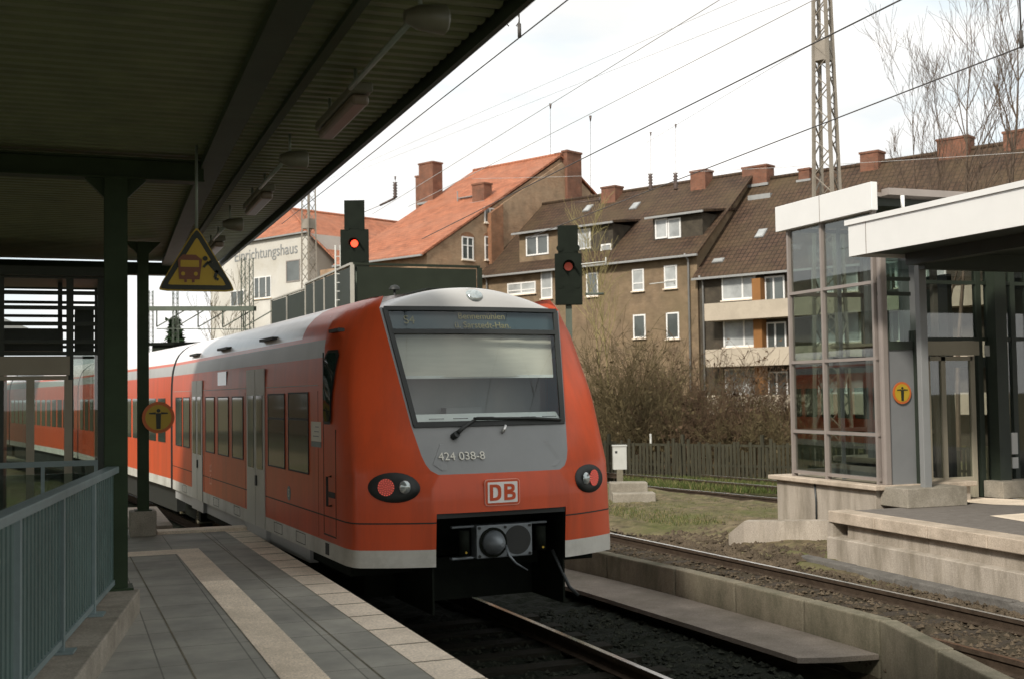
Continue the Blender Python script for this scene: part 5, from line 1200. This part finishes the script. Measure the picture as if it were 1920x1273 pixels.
b = MB(); o_ = pt(uC, 0, oc)*[1, 1, 0]; b.prism([o_-NN*g1+DU*.002, o_-NN*g0+DU*.002, o_-NN*g0+DU*.002+A3(0, 0, zt), o_-NN*g1+DU*.002+A3(0, 0, zt1)], DU*.35); b.build('gable_pier', 'brick_orange', hC)
b = MB(); b.prism([o_-NN*(g0+.0)+DU*.002, o_-NN*dC*1.9+DU*.002, o_-NN*dC*1.9+DU*.002+A3(0, 0, zeC+(zrC-zeC)*.1), o_-NN*dC+DU*.002+A3(0, 0, zrC-.35), o_-NN*(g0+.0)+DU*.002+A3(0, 0, zt)], DU*.18); b.build('gable_render', 'brick_tan', hC)
# big chimney at the gable apex and smaller ones on the slope
p0_, p1_ = onp(1055, 285, c0, DU), onp(1083, 285, c0, DU)
def gchim(x0, x1, yt, yb, th=1.0, sh=0.0, mat='chimney_brick'):
    a, c = onp(x0, yt, c0+DU*sh, DU), onp(x1, yt, c0+DU*sh, DU); zb = onp(x0, yb, c0+DU*sh, DU)[2]; b = MB(); b.fbox(A3(a[0], a[1], zb), (c-a)*[1, 1, 0], DU*th, (0, 0, a[2]-zb)); b.build('chimney', mat, rfC)
    b = MB(); b.fbox(A3(a[0], a[1], a[2]+.002)+NN*.06-DU*.06, (c-a)*[1, 1, 0]-NN*.12, DU*(th+.12), (0, 0, .15)); b.build('chimney_cap', mat, rfC)
gchim(1054, 1081, 287, 392, .45, -.05); gchim(1041, 1053, 292, 330, .4, -.4)
def roof_off(px, py):
    best = None
    for o in np.linspace(oc, oc-dC, 160):
        p = fac(px, py, o); d_ = abs(p[2]-rzC(o))
        if best is None or d_ < best[0]: best = (d_, o)
    return best[1]
for x0, y0, x1, y1, dp in ((785, 308, 811, 378, 1.0), (885, 347, 907, 378, .8)): chimney(rfC, x0, y0, x1, y1, roof_off((x0+x1)/2, y1), PF, dp)
x0, y0, x1, y1 = 779, 333, 786, 375; chimney(rfC, x0, y0, x1, y1, roof_off(x0, y1)-.3, PF, .8, pots=False)
p = fac(858, 378, roof_off(858, 378)); b = MB()
for k in range(6): b.fbox(p+DU*.35*k+A3(0, 0, .18), DU*.30, -NN*.25, (0, 0, .06))
b.fbox(p+A3(0, 0, -.05), DU*.06, NN*.06, (0, 0, .75)); b.fbox(p+DU*2.1+A3(0, 0, -.05), DU*.06, NN*.06, (0, 0, .6)); b.build('roof_walkway', 'zinc', rfC)
# --- white house with faded lettering (far left)
PD = far(520, 550, 96)
hD = thing('white_house', 'whitewashed house with faded Einrichtungshaus lettering and orange roof', 'house', pt(0, -.4, 0, PD))
uD0, uD1 = uz(fac(395, 560, 0, PD), PD)[0], uz(fac(577, 560, 0, PD), PD)[0]
zeD = fac(525, 446, 0, PD)[2]; DD = 7.0; zrD = fac(560, 397, -DD, PD)[2]
b = MB(); q_ = [pt(uD0, -.4, 0, PD), pt(uD1, -.4, 0, PD), pt(uD1, -.4, -20, PD), pt(uD0, -.4, -20, PD)]; b.hexa(q_+[p+A3(0, 0, zeD+.4) for p in q_]); b.build('wall', 'wall_white', hD)
R0 = fac(545, 396, -4.2, PD); R1 = R0-NN*18; W0, W1 = pt(uD0-.3, zeD+.05, .25, PD), pt(uD1+.3, zeD+.05, .25, PD); E0 = fac(645, 506, -1.0, PD); E1 = E0-NN*19; V0 = W0+(W0-E0)*0-DU*.2; V1 = V0-NN*19
b = MB(); tk = A3(0, 0, .14)
for poly in ((W0, W1, R0), (W1, E0, R0), (R0, E0, E1, R1), (W0, R0, R1, V1)):
    b.prism([p+tk for p in poly], -tk)
rfD = b.build('roof', 'tiles_orange', hD)
b = MB()
for p_, q2 in ((W0, R0), (W1, R0), (R0, R1)): b.tube([tuple(p_+tk*1.3), tuple(q2+tk*1.3)], .13, 6)
b.build('ridge_tiles', 'tiles_orange', rfD)
b = MB(); b.bar(tuple(W0+A3(0, 0, .02)), tuple(W1+A3(0, 0, .02)), .14, .12); b.bar(tuple(E0+A3(0, 0, .02)), tuple(E1+A3(0, 0, .02)), .14, .12); b.build('gutter', 'zinc', rfD)
b = MB(); g_ = E0-DU*.9; b.hexa([A3(g_[0], g_[1], -.4), A3(g_[0], g_[1], -.4)-DU*2.0, A3(g_[0], g_[1], -.4)-DU*2.0-NN*19, A3(g_[0], g_[1], -.4)-NN*19]+[A3(g_[0], g_[1], E0[2]+.2), A3(g_[0], g_[1], E0[2]+.2)-DU*2.0, A3(g_[0], g_[1], E0[2]+.2)-DU*2.0-NN*19, A3(g_[0], g_[1], E0[2]+.2)-NN*19]); b.build('side_wall', 'brick_tan', hD)
pxwin(hD, 477, 519, 509, 560, 0, PD, muls=(.3, .7), pane='pane'); pxwin(hD, 537, 488, 563, 529, 0, PD, muls=(), frame='frame_taupe', pane='pane', sill=False)
pxwin(hD, 433, 545, 458, 575, 0, PD, muls=(.5,), pane='pane')
a, c = fac(432, 487, .03, PD), fac(566, 461, .03, PD); d_ = A3(*(c-a)); L_ = np.linalg.norm(d_); mid_ = (a+c)/2
text_mesh('Einrichtungshaus', 1.28, 'faded_lettering', 'mask_grey', frameM(mid_, DU, (0, 0, 1)), hD, .008)

# ------------------------------------------------------------------ noise screen and signals behind the train
bx = thing('screen_wall', 'dark glazed screen wall with pale posts behind the train roof', 'screen', far(662, 600, 38)*[1, 1, 0])
K0, K1 = far(662, 500, 38), far(900, 530, 39.5); K2 = far(575, 536, 55)
zt = K0[2]
def panel(a, c, z1a, z1c, n, name):
    a, c = A3(a[0], a[1], 0), A3(c[0], c[1], 0); d = (c-a)/n; nn = A3(-d[1], d[0], 0); nn /= np.linalg.norm(nn)
    b = MB()
    for i in range(n):
        za, zb = z1a+(z1c-z1a)*i/n, z1a+(z1c-z1a)*(i+1)/n; p, q = a+d*i+d*.03, a+d*(i+1)-d*.03
        b.prism([p+A3(0, 0, 1), q+A3(0, 0, 1), q+A3(0, 0, zb), p+A3(0, 0, za)], nn*.05)
    b.build('glazed_panel', 'screen_panel', bx); b = MB()
    for i in range(n+1):
        za = z1a+(z1c-z1a)*i/n; p = a+d*i; w = .14 if i in (0, n) else .05; b.fbox(p-d/np.linalg.norm(d)*w/2-nn*.03, d/np.linalg.norm(d)*w, nn*.12, (0, 0, za+.05))
    b.fbox(a+A3(0, 0, z1a+.052)-nn*.03, c-a+A3(0, 0, z1c-z1a), nn*.12, (0, 0, .07)); b.build('screen_posts', 'screen_panel' if name == 'end' else 'screen_post', bx)
panel(K0, K1, zt, zt, 1, 'end'); panel(K0, K2, zt, K2[2], 4, 'side')
K3 = far(510, 566, 66)
panel(K2, K3, K2[2]-.2, K3[2], 2, 'side')
def signal(px, D, ytop, ymid, ybot, w0, w1, yl, label, dim):
    pz = far(px, ybot, D); root = thing('railway_signal', label, 'signal', (pz[0], pz[1], -.3)); s = D/F
    ex = r0; ey = A3(fwd[0], fwd[1], 0); ey /= np.linalg.norm(ey)
    zt_, zm, zb = far(px, ytop, D)[2], far(px, ymid, D)[2], pz[2]; o = A3(pz[0], pz[1], 0)
    b = MB(); b.fbox(o-ex*w1*s/2+A3(0, 0, zb), ex*w1*s, ey*.10, (0, 0, zm-zb)); b.build('signal_screen', 'signal_black', root, bevel=.02)
    b = MB(); b.fbox(o-ex*w0*s/2+ey*.01+A3(0, 0, zm+.002), ex*w0*s, ey*.08, (0, 0, zt_-zm)); b.build('indicator_board', 'signal_black', root, bevel=.01)
    c = o+A3(0, 0, far(px, yl, D)[2])-ey*.001; b = MB(); n = 20; r_ = .17
    for k in range(n):
        a0_, a1_ = -.35+ (math.pi+.7)*k/n, -.35+(math.pi+.7)*(k+1)/n
        P_ = lambda a, l: c+ex*math.cos(a)*r_+A3(0, 0, math.sin(a)*r_)-ey*l
        b.add([P_(a0_, 0), P_(a1_, 0), P_(a1_, .30), P_(a0_, .30)], [(0, 1, 2, 3), (3, 2, 1, 0)])
    b.build('hood', 'signal_black', root)
    b = MB(); b.ell(c-ey*.012, ex*.125, (0, 0, .125), ey*.012, 20); b.build('red_lamp', dim, root)
    for dx, dz in ((-.25, .55), (.25, .55), (-.25, -.55), (.25, -.55)):
        b = MB(); b.ell(c+ex*dx+A3(0, 0, dz)-ey*.012, ex*.10, (0, 0, .10), ey*.012, 16); b.build('unlit_lamp', 'signal_black', root)
    b = MB(); b.fbox(o-ex*.09+ey*.14, ex*.18, ey*.18, (0, 0, zt_-.2)); b.build('post', 'mast_green', root)
    b = MB()
    if dim == 'signal_red':
        for xx in (-.72*w1*s, -.54*w1*s): b.tube([o+ex*xx+ey*.3+A3(0, 0, -.3), o+ex*xx+ey*.3+A3(0, 0, zm-.5)], .03, 6)
        zz = 1.0
        while zz < zm-.6: b.bar(o+ex*(-.72*w1*s)+ey*.3+A3(0, 0, zz), o+ex*(-.54*w1*s)+ey*.3+A3(0, 0, zz), .03, .03); zz += .3
    else:
        b.tube([o+ex*.5+ey*.2+A3(0, 0, zm-1.2), o+ex*1.05+ey*.2+A3(0, 0, zm-1.2)], .04, 6)
    b.build('ladder' if dim == 'signal_red' else 'bracket', 'box_grey' if dim == 'signal_red' else 'mast_green', root)
signal(665, 41, 375, 430, 503, 38, 53, 457, 'black railway signal with bright red light left of the train cab', 'signal_red')
signal(1067, 35.5, 422, 475, 572, 38, 51, 500, 'black railway signal with faint red light right of the train cab', 'signal_red_dim')

# ------------------------------------------------------------------ lattice masts
def mast(base, ztop, w0, w1, label, mat='mast_paint', name='lattice_mast', plates=(), yaw=.35, pitch=1.0):
    base = A3(*base); root = thing(name, label, 'mast', base); ex = A3(math.cos(yaw), math.sin(yaw), 0); ey = A3(-ex[1], ex[0], 0); h = ztop-base[2]
    P_ = lambda sx_, sy_, z: base+(ex*sx_+ey*sy_)*(w0+(w1-w0)*(z/h))/2+A3(0, 0, z)
    b = MB(); th = max(.04, w0*.10)
    for s1 in (-1, 1):
        for s2 in (-1, 1): b.bar(P_(s1, s2, 0), P_(s1, s2, h), th, th)
    b.build('corner_leg', mat, root)
    b = MB(); z = 0; k = 0
    while z < h-.05:
        dz = min((w0+(w1-w0)*z/h)*pitch, h-z); f = 1 if k % 2 else -1
        for (a, c) in (((-1, -1), (1, -1)), ((1, -1), (1, 1)), ((1, 1), (-1, 1)), ((-1, 1), (-1, -1))):
            p, q = (a, c) if f > 0 else (c, a); b.bar(P_(*p, z), P_(*q, z+dz), th*.55, th*.25)
        z += dz; k += 1
    b.build('lattice', mat, root)
    for (za, zb) in plates:
        b = MB(); pts = [P_(s1*1.04, s2*1.04, za) for s1, s2 in ((-1, -1), (1, -1), (1, 1), (-1, 1))]+[P_(s1*1.04, s2*1.04, zb) for s1, s2 in ((-1, -1), (1, -1), (1, 1), (-1, 1))]; b.hexa(pts); b.build('plate', mat, root)
    return root
MBs = far(1551, 380, 36); zpl = far(1540, 66, 36)[2]
mast((MBs[0], MBs[1], -.3), 16.0, .86, .32, 'tall tapering lattice mast rising behind the glass tower', plates=((zpl-.45, zpl+.15),), yaw=.55)
q = far(580, 560, 62); mast((q[0], q[1], -.3), far(580, 340, 62)[2], .62, .48, 'lattice mast in front of the whitewashed house', plates=((far(580, 418, 62)[2], far(580, 400, 62)[2]),), yaw=.5)
q = far(464, 600, 58); mast((q[0], q[1], -.3), far(464, 484, 58)[2], .46, .42, 'green lattice mast at the end of the gantry beam', 'mast_green', yaw=.3)
for px, yt, D in ((329, 546, 70), (283, 545, 82)):
    q = far(px, 640, D); mast((q[0], q[1], -.3), far(px, yt, D)[2], .34, .26, 'thin lattice mast seen far away at px %d' % px if 0 else ('thin distant lattice mast under the triangle sign' if px > 300 else 'distant lattice mast close beside the farther column'), 'mast_green', yaw=.2)
gq0, gq1 = far(270, 579, 60), far(478, 579, 57); gr = thing('gantry', 'green signal gantry beam across the tracks far away', 'gantry', gq0)
b = MB(); b.bar(gq0, gq1, .22, .22); d = gq1-gq0
b.build('beam', 'mast_green', gr); b = MB()
for k in (.12, .3, .5, .72, .9):
    p = gq0+d*k; b.tube([p, p+A3(0, 0, -.9)], .035, 6); b.bar(p+A3(0, 0, -.9), p+r0*1.4+A3(0, 0, -.1), .05); b.bar(p+A3(0, 0, -1.0), p+r0*1.2+A3(0, 0, -1.0), .045)
b.build('brackets', 'mast_green', gr)
b = MB(); pz = gq0; b.bar((pz[0], pz[1], -.3), (pz[0], pz[1], pz[2]), .25); b.build('leg', 'mast_green', gr)

# ------------------------------------------------------------------ overhead wires
def wire(a, c, r, label, mat='wire_dark', sag=0.0, ext=(0, 0)):
    a, c = np.array(a, float), np.array(c, float); d = c-a; a = a-d*ext[0]; c = c+d*ext[1]; n = 24; pts = [a+(c-a)*k/n-A3(0, 0, sag*4*(k/n)*(1-k/n)) for k in range(n+1)]
    b = MB(); b.tube([tuple(p) for p in pts], r, 5); return tag(b.build('overhead_wire', mat), label, 'wire', 'overhead railway wires')
wire(onz(640, 333, 5.6), onz(1065, 0, 5.6), .006, 'dark contact wire beside the canopy edge above the red train', ext=(.6, .35))
p = onz(974, 67, 5.6); b = MB(); b.tube([tuple(p), tuple(p+A3(0, 0, .10)), tuple(p+A3(-.01, 0, 1.6))], .006, 5); b.tube([tuple(p+A3(0, 0, .08))]+[tuple(p+r0*(-.06+.06*math.cos(t))+A3(0, 0, .14+.07*math.sin(t))) for t in np.linspace(-1, 4.2, 10)], .005, 5); b.tube([tuple(p-A3(0, 0, .02)), tuple(p+A3(0, 0, .10))], .016, 6); tag(b.build('dropper', 'wire_dark'), 'dropper with small wire loop on the contact wire near the canopy', 'dropper')
wire(onz(1083, 303, 5.7), onz(1690, 0, 5.7), .0075, 'dark contact wire running up past the lattice mast top', ext=(1.2, .3))
wire(onz(1185, 371, 5.6), onz(1920, 87, 5.6), .0075, 'lower dark contact wire crossing the lattice mast towards the bare trees', ext=(.6, .3))
p = onz(1915, 87, 5.6); b = MB(); b.tube([tuple(p-A3(0, 0, .02)), tuple(p+A3(0, 0, .14))], .02, 6); b.tube([tuple(p), tuple(p+A3(0, 0, 1.6))], .008, 5); tag(b.build('dropper', 'wire_dark'), 'dropper rising from the contact wire at the right picture edge', 'dropper')
wire(far(683, 307, 62), far(1345, 17, 26), .006, 'upper of two thin pale cross wires in the bright sky', 'wire_grey', ext=(.3, .1))
wire(far(707, 307, 62), far(1375, 43, 26), .006, 'lower of two thin pale cross wires in the bright sky', 'wire_grey', ext=(.3, .2))
wire(onz(820, 327, 7.2), onz(1350, 0, 7.2), .006, 'thin messenger wire carrying the long thin dropper', 'wire_grey', ext=(.5, .1))
wire(onz(913, 313, 7.0), onz(1527, 0, 7.0), .006, 'thin messenger wire ending behind the top of the mast', 'wire_grey', ext=(.5, .1))
wire(far(1280, 228, 45), far(1500, 96, 28), .007, 'faint slack wire joining the dark contact wire below the mast', 'wire_grey', ext=(.6, 0))
wire(far(1000, 330, 50), far(1900, 285, 34), .007, 'faint level wire across the dark house roofs', 'wire_grey', ext=(.2, .1), sag=.15)
for px, y0, y1, D, ins, lab in ((1032, 197, 292, 33, 0, 'thin dropper hanging left of the big brick chimney'), (1107, 220, 372, 32, 0, 'long thin dropper hanging right of the big brick chimney'), (1220, 250, 358, 44, 1, 'left of the two insulator droppers above the brown roof'), (1267, 235, 357, 43, 1, 'right of the two insulator droppers above the brown roof'), (741, 333, 372, 46, 1, 'insulator dropper beside the tall red chimney')):
    a, c = far(px, y0, D), far(px, y1, D); b = MB(); b.tube([tuple(a), tuple(c)], .006, 5); b.tube([tuple(a+A3(0, 0, .03)), tuple(a-A3(0, 0, .12))], [.04, .012], 6)
    if ins:
        z0 = c+A3(0, 0, .6); b.tube([tuple(z0-A3(0, 0, k*.055)) for k in range(12)], [.05 if k % 2 else .10 for k in range(12)], 8)
    tag(b.build('dropper', 'insulator'), lab, 'dropper')
a, c, e = far(741, 372, 46), far(712, 386, 46), far(655, 410, 47)
b = MB(); b.tube([tuple(a), tuple(c)], [.05, .04], 6); b.tube([tuple(c), tuple(e)], .012, 5); tag(b.build('registration_arm', 'insulator'), 'registration arm running from the insulator down to the left signal', 'arm')
for px, py, D, lab in ((1100, 378, 45, 'small dark insulator arm on the roofline by the big chimney'), (1240, 530, 42, 'pale registration arm in front of the brown brick house'), (1112, 493, 34, 'pale arm beside the right railway signal')):
    a = far(px-22, py+3, D); c = far(px+24, py-2, D); b = MB(); b.tube([tuple(a), tuple(c)], .02, 6); b.tube([tuple(c-A3(0, 0, .1)), tuple(c+A3(0, 0, .12))], .018, 6); tag(b.build('registration_arm', 'box_grey' if py > 480 else 'insulator'), lab, 'arm')

# ------------------------------------------------------------------ bare trees, bushes, conifer
def segs_mesh(segs, name, mat, root):
    if not segs: return None
    A = np.array([s[0] for s in segs]); B = np.array([s[1] for s in segs]); r0_ = np.array([s[2] for s in segs])[:, None]; r1_ = np.array([s[3] for s in segs])[:, None]
    d = B-A; d /= np.linalg.norm(d, axis=1)[:, None]+1e-9; up = np.tile([0, 0, 1.0], (len(d), 1)); up[np.abs(d[:, 2]) > .95] = (1, 0, 0)
    x = np.cross(d, up); x /= np.linalg.norm(x, axis=1)[:, None]; y = np.cross(d, x); vs = []
    for (Pn, rr) in ((A, r0_), (B, r1_)):
        for k in range(3): t = 2*math.pi*k/3; vs.append(Pn+(x*math.cos(t)+y*math.sin(t))*rr)
    V = np.stack(vs, 1).reshape(-1, 3); b = MB(); b.v = [tuple(p) for p in V.tolist()]; n = len(segs)
    for i in range(n):
        q = 6*i; b.f += [(q, q+1, q+4, q+3), (q+1, q+2, q+5, q+4), (q+2, q, q+3, q+5)]
    b.mi = [0]*len(b.f); b.sm = [True]*len(b.f); return b.build(name, mat, root)
def grow(segs, fine, p, d, L, r, depth, up=.25, spread=.5, rmin=.006, kids=3):
    n = 4; step = L/n
    for i in range(n):
        d = d+rng.normal(0, .12, 3)+A3(0, 0, up*.25); d /= np.linalg.norm(d); q = p+d*step; ra = r*(1-.55*i/n); rb = r*(1-.55*(i+1)/n)
        (segs if r > .02 else fine).append((p.copy(), q.copy(), max(ra, rmin), max(rb, rmin)))
        if depth > 0 and i >= 1:
            for _ in range(kids if i > 1 else max(1, kids-1)):
                a = rng.random()*6.28; s = rng.normal(0, 1, 3); s -= d*(s@d); s /= np.linalg.norm(s); nd = d*math.cos(spread)+s*math.sin(spread)*rng.uniform(.7, 1.3); nd /= np.linalg.norm(nd)
                grow(segs, fine, q.copy(), nd, L*rng.uniform(.45, .68), rb*.62, depth-1, up, spread, rmin, kids)
        p = q
def bare_tree(base, H_, label, mat='bark', fmat='bark', stems=1, spread=.5, depth=4, r=.13, rmin=.008, kids=2, up=.3, lean=.08, clear=.35):
    root = thing('bare_tree', label, 'tree', base); segs, fine = [], []
    for k in range(stems):
        p = A3(*base)+A3(*rng.normal(0, .25, 2), 0)*(stems > 1); d = A3(rng.normal(0, lean), rng.normal(0, lean), 1); d /= np.linalg.norm(d); rr = r*rng.uniform(.8, 1.1)
        n = 12; Ht = H_*rng.uniform(.85, 1.0) if stems > 1 else H_
        for i in range(n):
            d = d+rng.normal(0, .035, 3); d[2] = abs(d[2]); d /= np.linalg.norm(d); q = p+d*Ht/n; ra, rb = rr*(1-.9*i/n), rr*(1-.9*(i+1)/n)
            segs.append((p.copy(), q.copy(), max(ra, rmin), max(rb, rmin)))
            if i/n > clear:
                for _ in range(kids+1 if i/n > .5 else kids):
                    s = rng.normal(0, 1, 3); s[2] = 0; s /= np.linalg.norm(s); sp_ = spread*rng.uniform(.7, 1.3); nd = d*math.cos(sp_)+s*math.sin(sp_)
                    grow(segs, fine, q.copy(), nd, Ht*rng.uniform(.14, .26)*(1.15-.5*i/n), rb*.6+.006, depth-2, up, .45, rmin, 2)
            p = q
    segs_mesh(segs, 'trunk', mat, root); segs_mesh(fine, 'crown', fmat, root); return root
def at_px(px, D): q = far(px, 700, D); return (q[0], q[1], -.3)
T_ = lambda py, D: far(1800, py, D)[2]+.3
bare_tree(at_px(1792, 46), T_(60, 46), 'bare slender tree left of the pair at upper right', r=.12, kids=1, depth=4, spread=.45, rmin=.0062, up=.6)
bare_tree(at_px(1868, 44), T_(-5, 44), 'tallest bare tree with straight trunk at upper right', r=.14, kids=1, depth=4, spread=.42, rmin=.0062, up=.6)
bare_tree(at_px(1930, 47), T_(30, 47), 'bare tree cut by the right edge of the picture', r=.12, kids=1, depth=4, spread=.45, rmin=.0062, up=.6)
bare_tree(at_px(1752, 48), T_(155, 48), 'low spreading bare tree over the dark roof at upper right', stems=3, r=.09, kids=1, depth=4, spread=.45, lean=.09, rmin=.006, up=.6)
bare_tree(at_px(1150, 58), T_(370, 58), 'pale yellowish thin tree against the brown brick house', 'twig_pale', 'twig_pale', stems=2, r=.05, kids=2, depth=3, spread=.5, lean=.12, rmin=.008, clear=.25)
bare_tree(at_px(392, 90), far(400, 535, 90)[2]+.3, 'hazy bare tree beyond the green gantry beam', 'twig_olive', 'twig_olive', stems=2, r=.06, kids=2, depth=3, spread=.55, lean=.10, rmin=.012)
def shrub(px, D, ytop, width, label, mat, n=260, base_y=None, rmin=.007):
    base = A3(*at_px(px, D)); Ht = far(px, ytop, D)[2]+.3; root = thing('shrub', label, 'shrub', base, 'tangled bare shrubs before the houses'); fine = []; thick = []
    ex = r0; ey = A3(-r0[1], r0[0], 0)
    for k in range(n):
        p = base+ex*rng.normal(0, width*.28)+ey*rng.normal(0, .7); u = rng.normal(0, 1, 2); th = rng.uniform(.15, .75); d = ex*u[0]*th*.6+ey*u[1]*th*.4+A3(0, 0, 1); d /= np.linalg.norm(d); L_ = Ht*rng.uniform(.45, 1.08)*(1-min(.5, abs((p-base)@ex)/width*.5)); m_ = 6; r = rng.uniform(.010, .022)
        for i in range(m_):
            d = d+rng.normal(0, .16, 3)-A3(0, 0, .09*i/m_); d /= np.linalg.norm(d); q = p+d*L_/m_; fine.append((p.copy(), q.copy(), max(rmin, r*(1-.8*i/m_)), max(rmin, r*(1-.8*(i+1)/m_))))
            if i > 0:
                for _ in range(3):
                    s = rng.normal(0, 1, 3); s /= np.linalg.norm(s); nd = d*.6+s*.7; l = L_*rng.uniform(.08, .20); e1 = q+nd*l*.5; fine.append((q.copy(), e1, rmin, rmin)); nd = nd+rng.normal(0, .35, 3); fine.append((e1, e1+nd*l*.5, rmin, rmin*.8))
            p = q
    segs_mesh(fine, 'twigs', mat, root)
    b = MB()
    for k in range(900):                                       # last dry leaves
        s_ = fine[int(rng.integers(len(fine)))]; p = s_[1]; a = rng.normal(0, .05, (3, 3)); b.add([p+a[0], p+a[1], p+a[2]], [(0, 1, 2)])
    b.build('dry_leaves', mat, root); return root
for px, D, yt, w, mat, lab, n in ((1165, 43, 615, 3.2, 'twig_olive', 'olive tangled shrub rising right behind the train front', 260), (1240, 45, 640, 3.8, 'twig_brown', 'brown tangled shrub below the windows of the brick house', 240), (1312, 47, 672, 3.4, 'twig_olive', 'olive shrub under the left ends of the balcony bands', 220), (1390, 43, 650, 2.4, 'twig_brown', 'reddish brown shrub in front of the lowest balcony windows', 110), (1455, 45, 690, 2.6, 'twig_brown', 'brown shrub crowding the left side of the glass tower', 190), (1205, 40, 725, 3.6, 'twig_olive', 'low olive bramble behind the left end of the paling fence', 220), (1310, 40, 730, 3.8, 'twig_brown', 'low brown bramble behind the middle of the paling fence', 220), (1420, 39, 750, 3.6, 'twig_olive', 'low olive bramble behind the right end of the paling fence', 210)):
    shrub(px, D, yt, w, lab, mat, n)
cf = thing('conifer', 'small dark conifer beyond the train roof at left', 'tree', at_px(328, 74)); b = MB(); H_ = far(328, 604, 74)[2]+.3
for k in range(4200):
    t = rng.random()**.7; rad = (1-t)*1.7+.15; a = rng.random()*6.28; rr = rad*rng.uniform(.3, 1); p = A3(*at_px(328, 74))+A3(math.cos(a)*rr, math.sin(a)*rr, t*H_+.2-rr*.25); q = rng.normal(0, .16, (3, 3)); q[:, 2] *= .5; b.add([p+q[0], p+q[1], p+q[2]], [(0, 1, 2)])
b.build('foliage', 'conifer', cf); b = MB(); p = at_px(328, 74); b.tube([p, (p[0], p[1], H_-.5)], [.15, .03], 6); b.build('trunk', 'bark', cf)
dk = thing('dark_shed', 'long dark flat shed beyond the train roof at left', 'shed', far(345, 660, 62)*[1, 1, 0])
a, c = far(285, 648, 62), far(405, 640, 62); b = MB(); b.fbox(A3(a[0], a[1], -.3), (c-a)*[1, 1, 0], A3(fwd[0], fwd[1], 0)*4, (0, 0, a[2]+.3)); b.build('walls', 'screen_panel', dk)
b = MB(); b.fbox(A3(a[0], a[1], a[2]+.002)-r0*.15-A3(fwd[0], fwd[1], 0)*.15, (c-a)*[1, 1, 0]+r0*.3, A3(fwd[0], fwd[1], 0)*4.3, (0, 0, .15)); b.build('flat_roof', 'under_black', dk)

# ------------------------------------------------------------------ unseen building added far left to darken reflections in the train side
sbd = thing('reflection_block', 'long unseen brick building with hipped roof, added left to darken reflections', 'building', (-22, 40, -.3))
b = MB(); b.box((-30, 12, -.3), (-20, 95, 7.0)); b.build('wall', 'brick_brown', sbd)
b = MB(); b.hexa([(-30.6, 11.4, 7.0), (-19.4, 11.4, 7.0), (-19.4, 95.6, 7.0), (-30.6, 95.6, 7.0), (-25.2, 16, 10.2), (-24.8, 16, 10.2), (-24.8, 91, 10.2), (-25.2, 91, 10.2)]); b.build('roof', 'tiles_brown', sbd)
for k in range(14):
    b = MB(); y = 15+5.6*k; b.box((-19.99, y, 1.6), (-19.93, y+1.6, 4.2)); w_ = b.build('window', 'window_white', sbd)
    b = MB(); b.box((-19.925, y+.12, 1.72), (-19.915, y+1.48, 4.08)); b.build('pane', 'pane', w_)
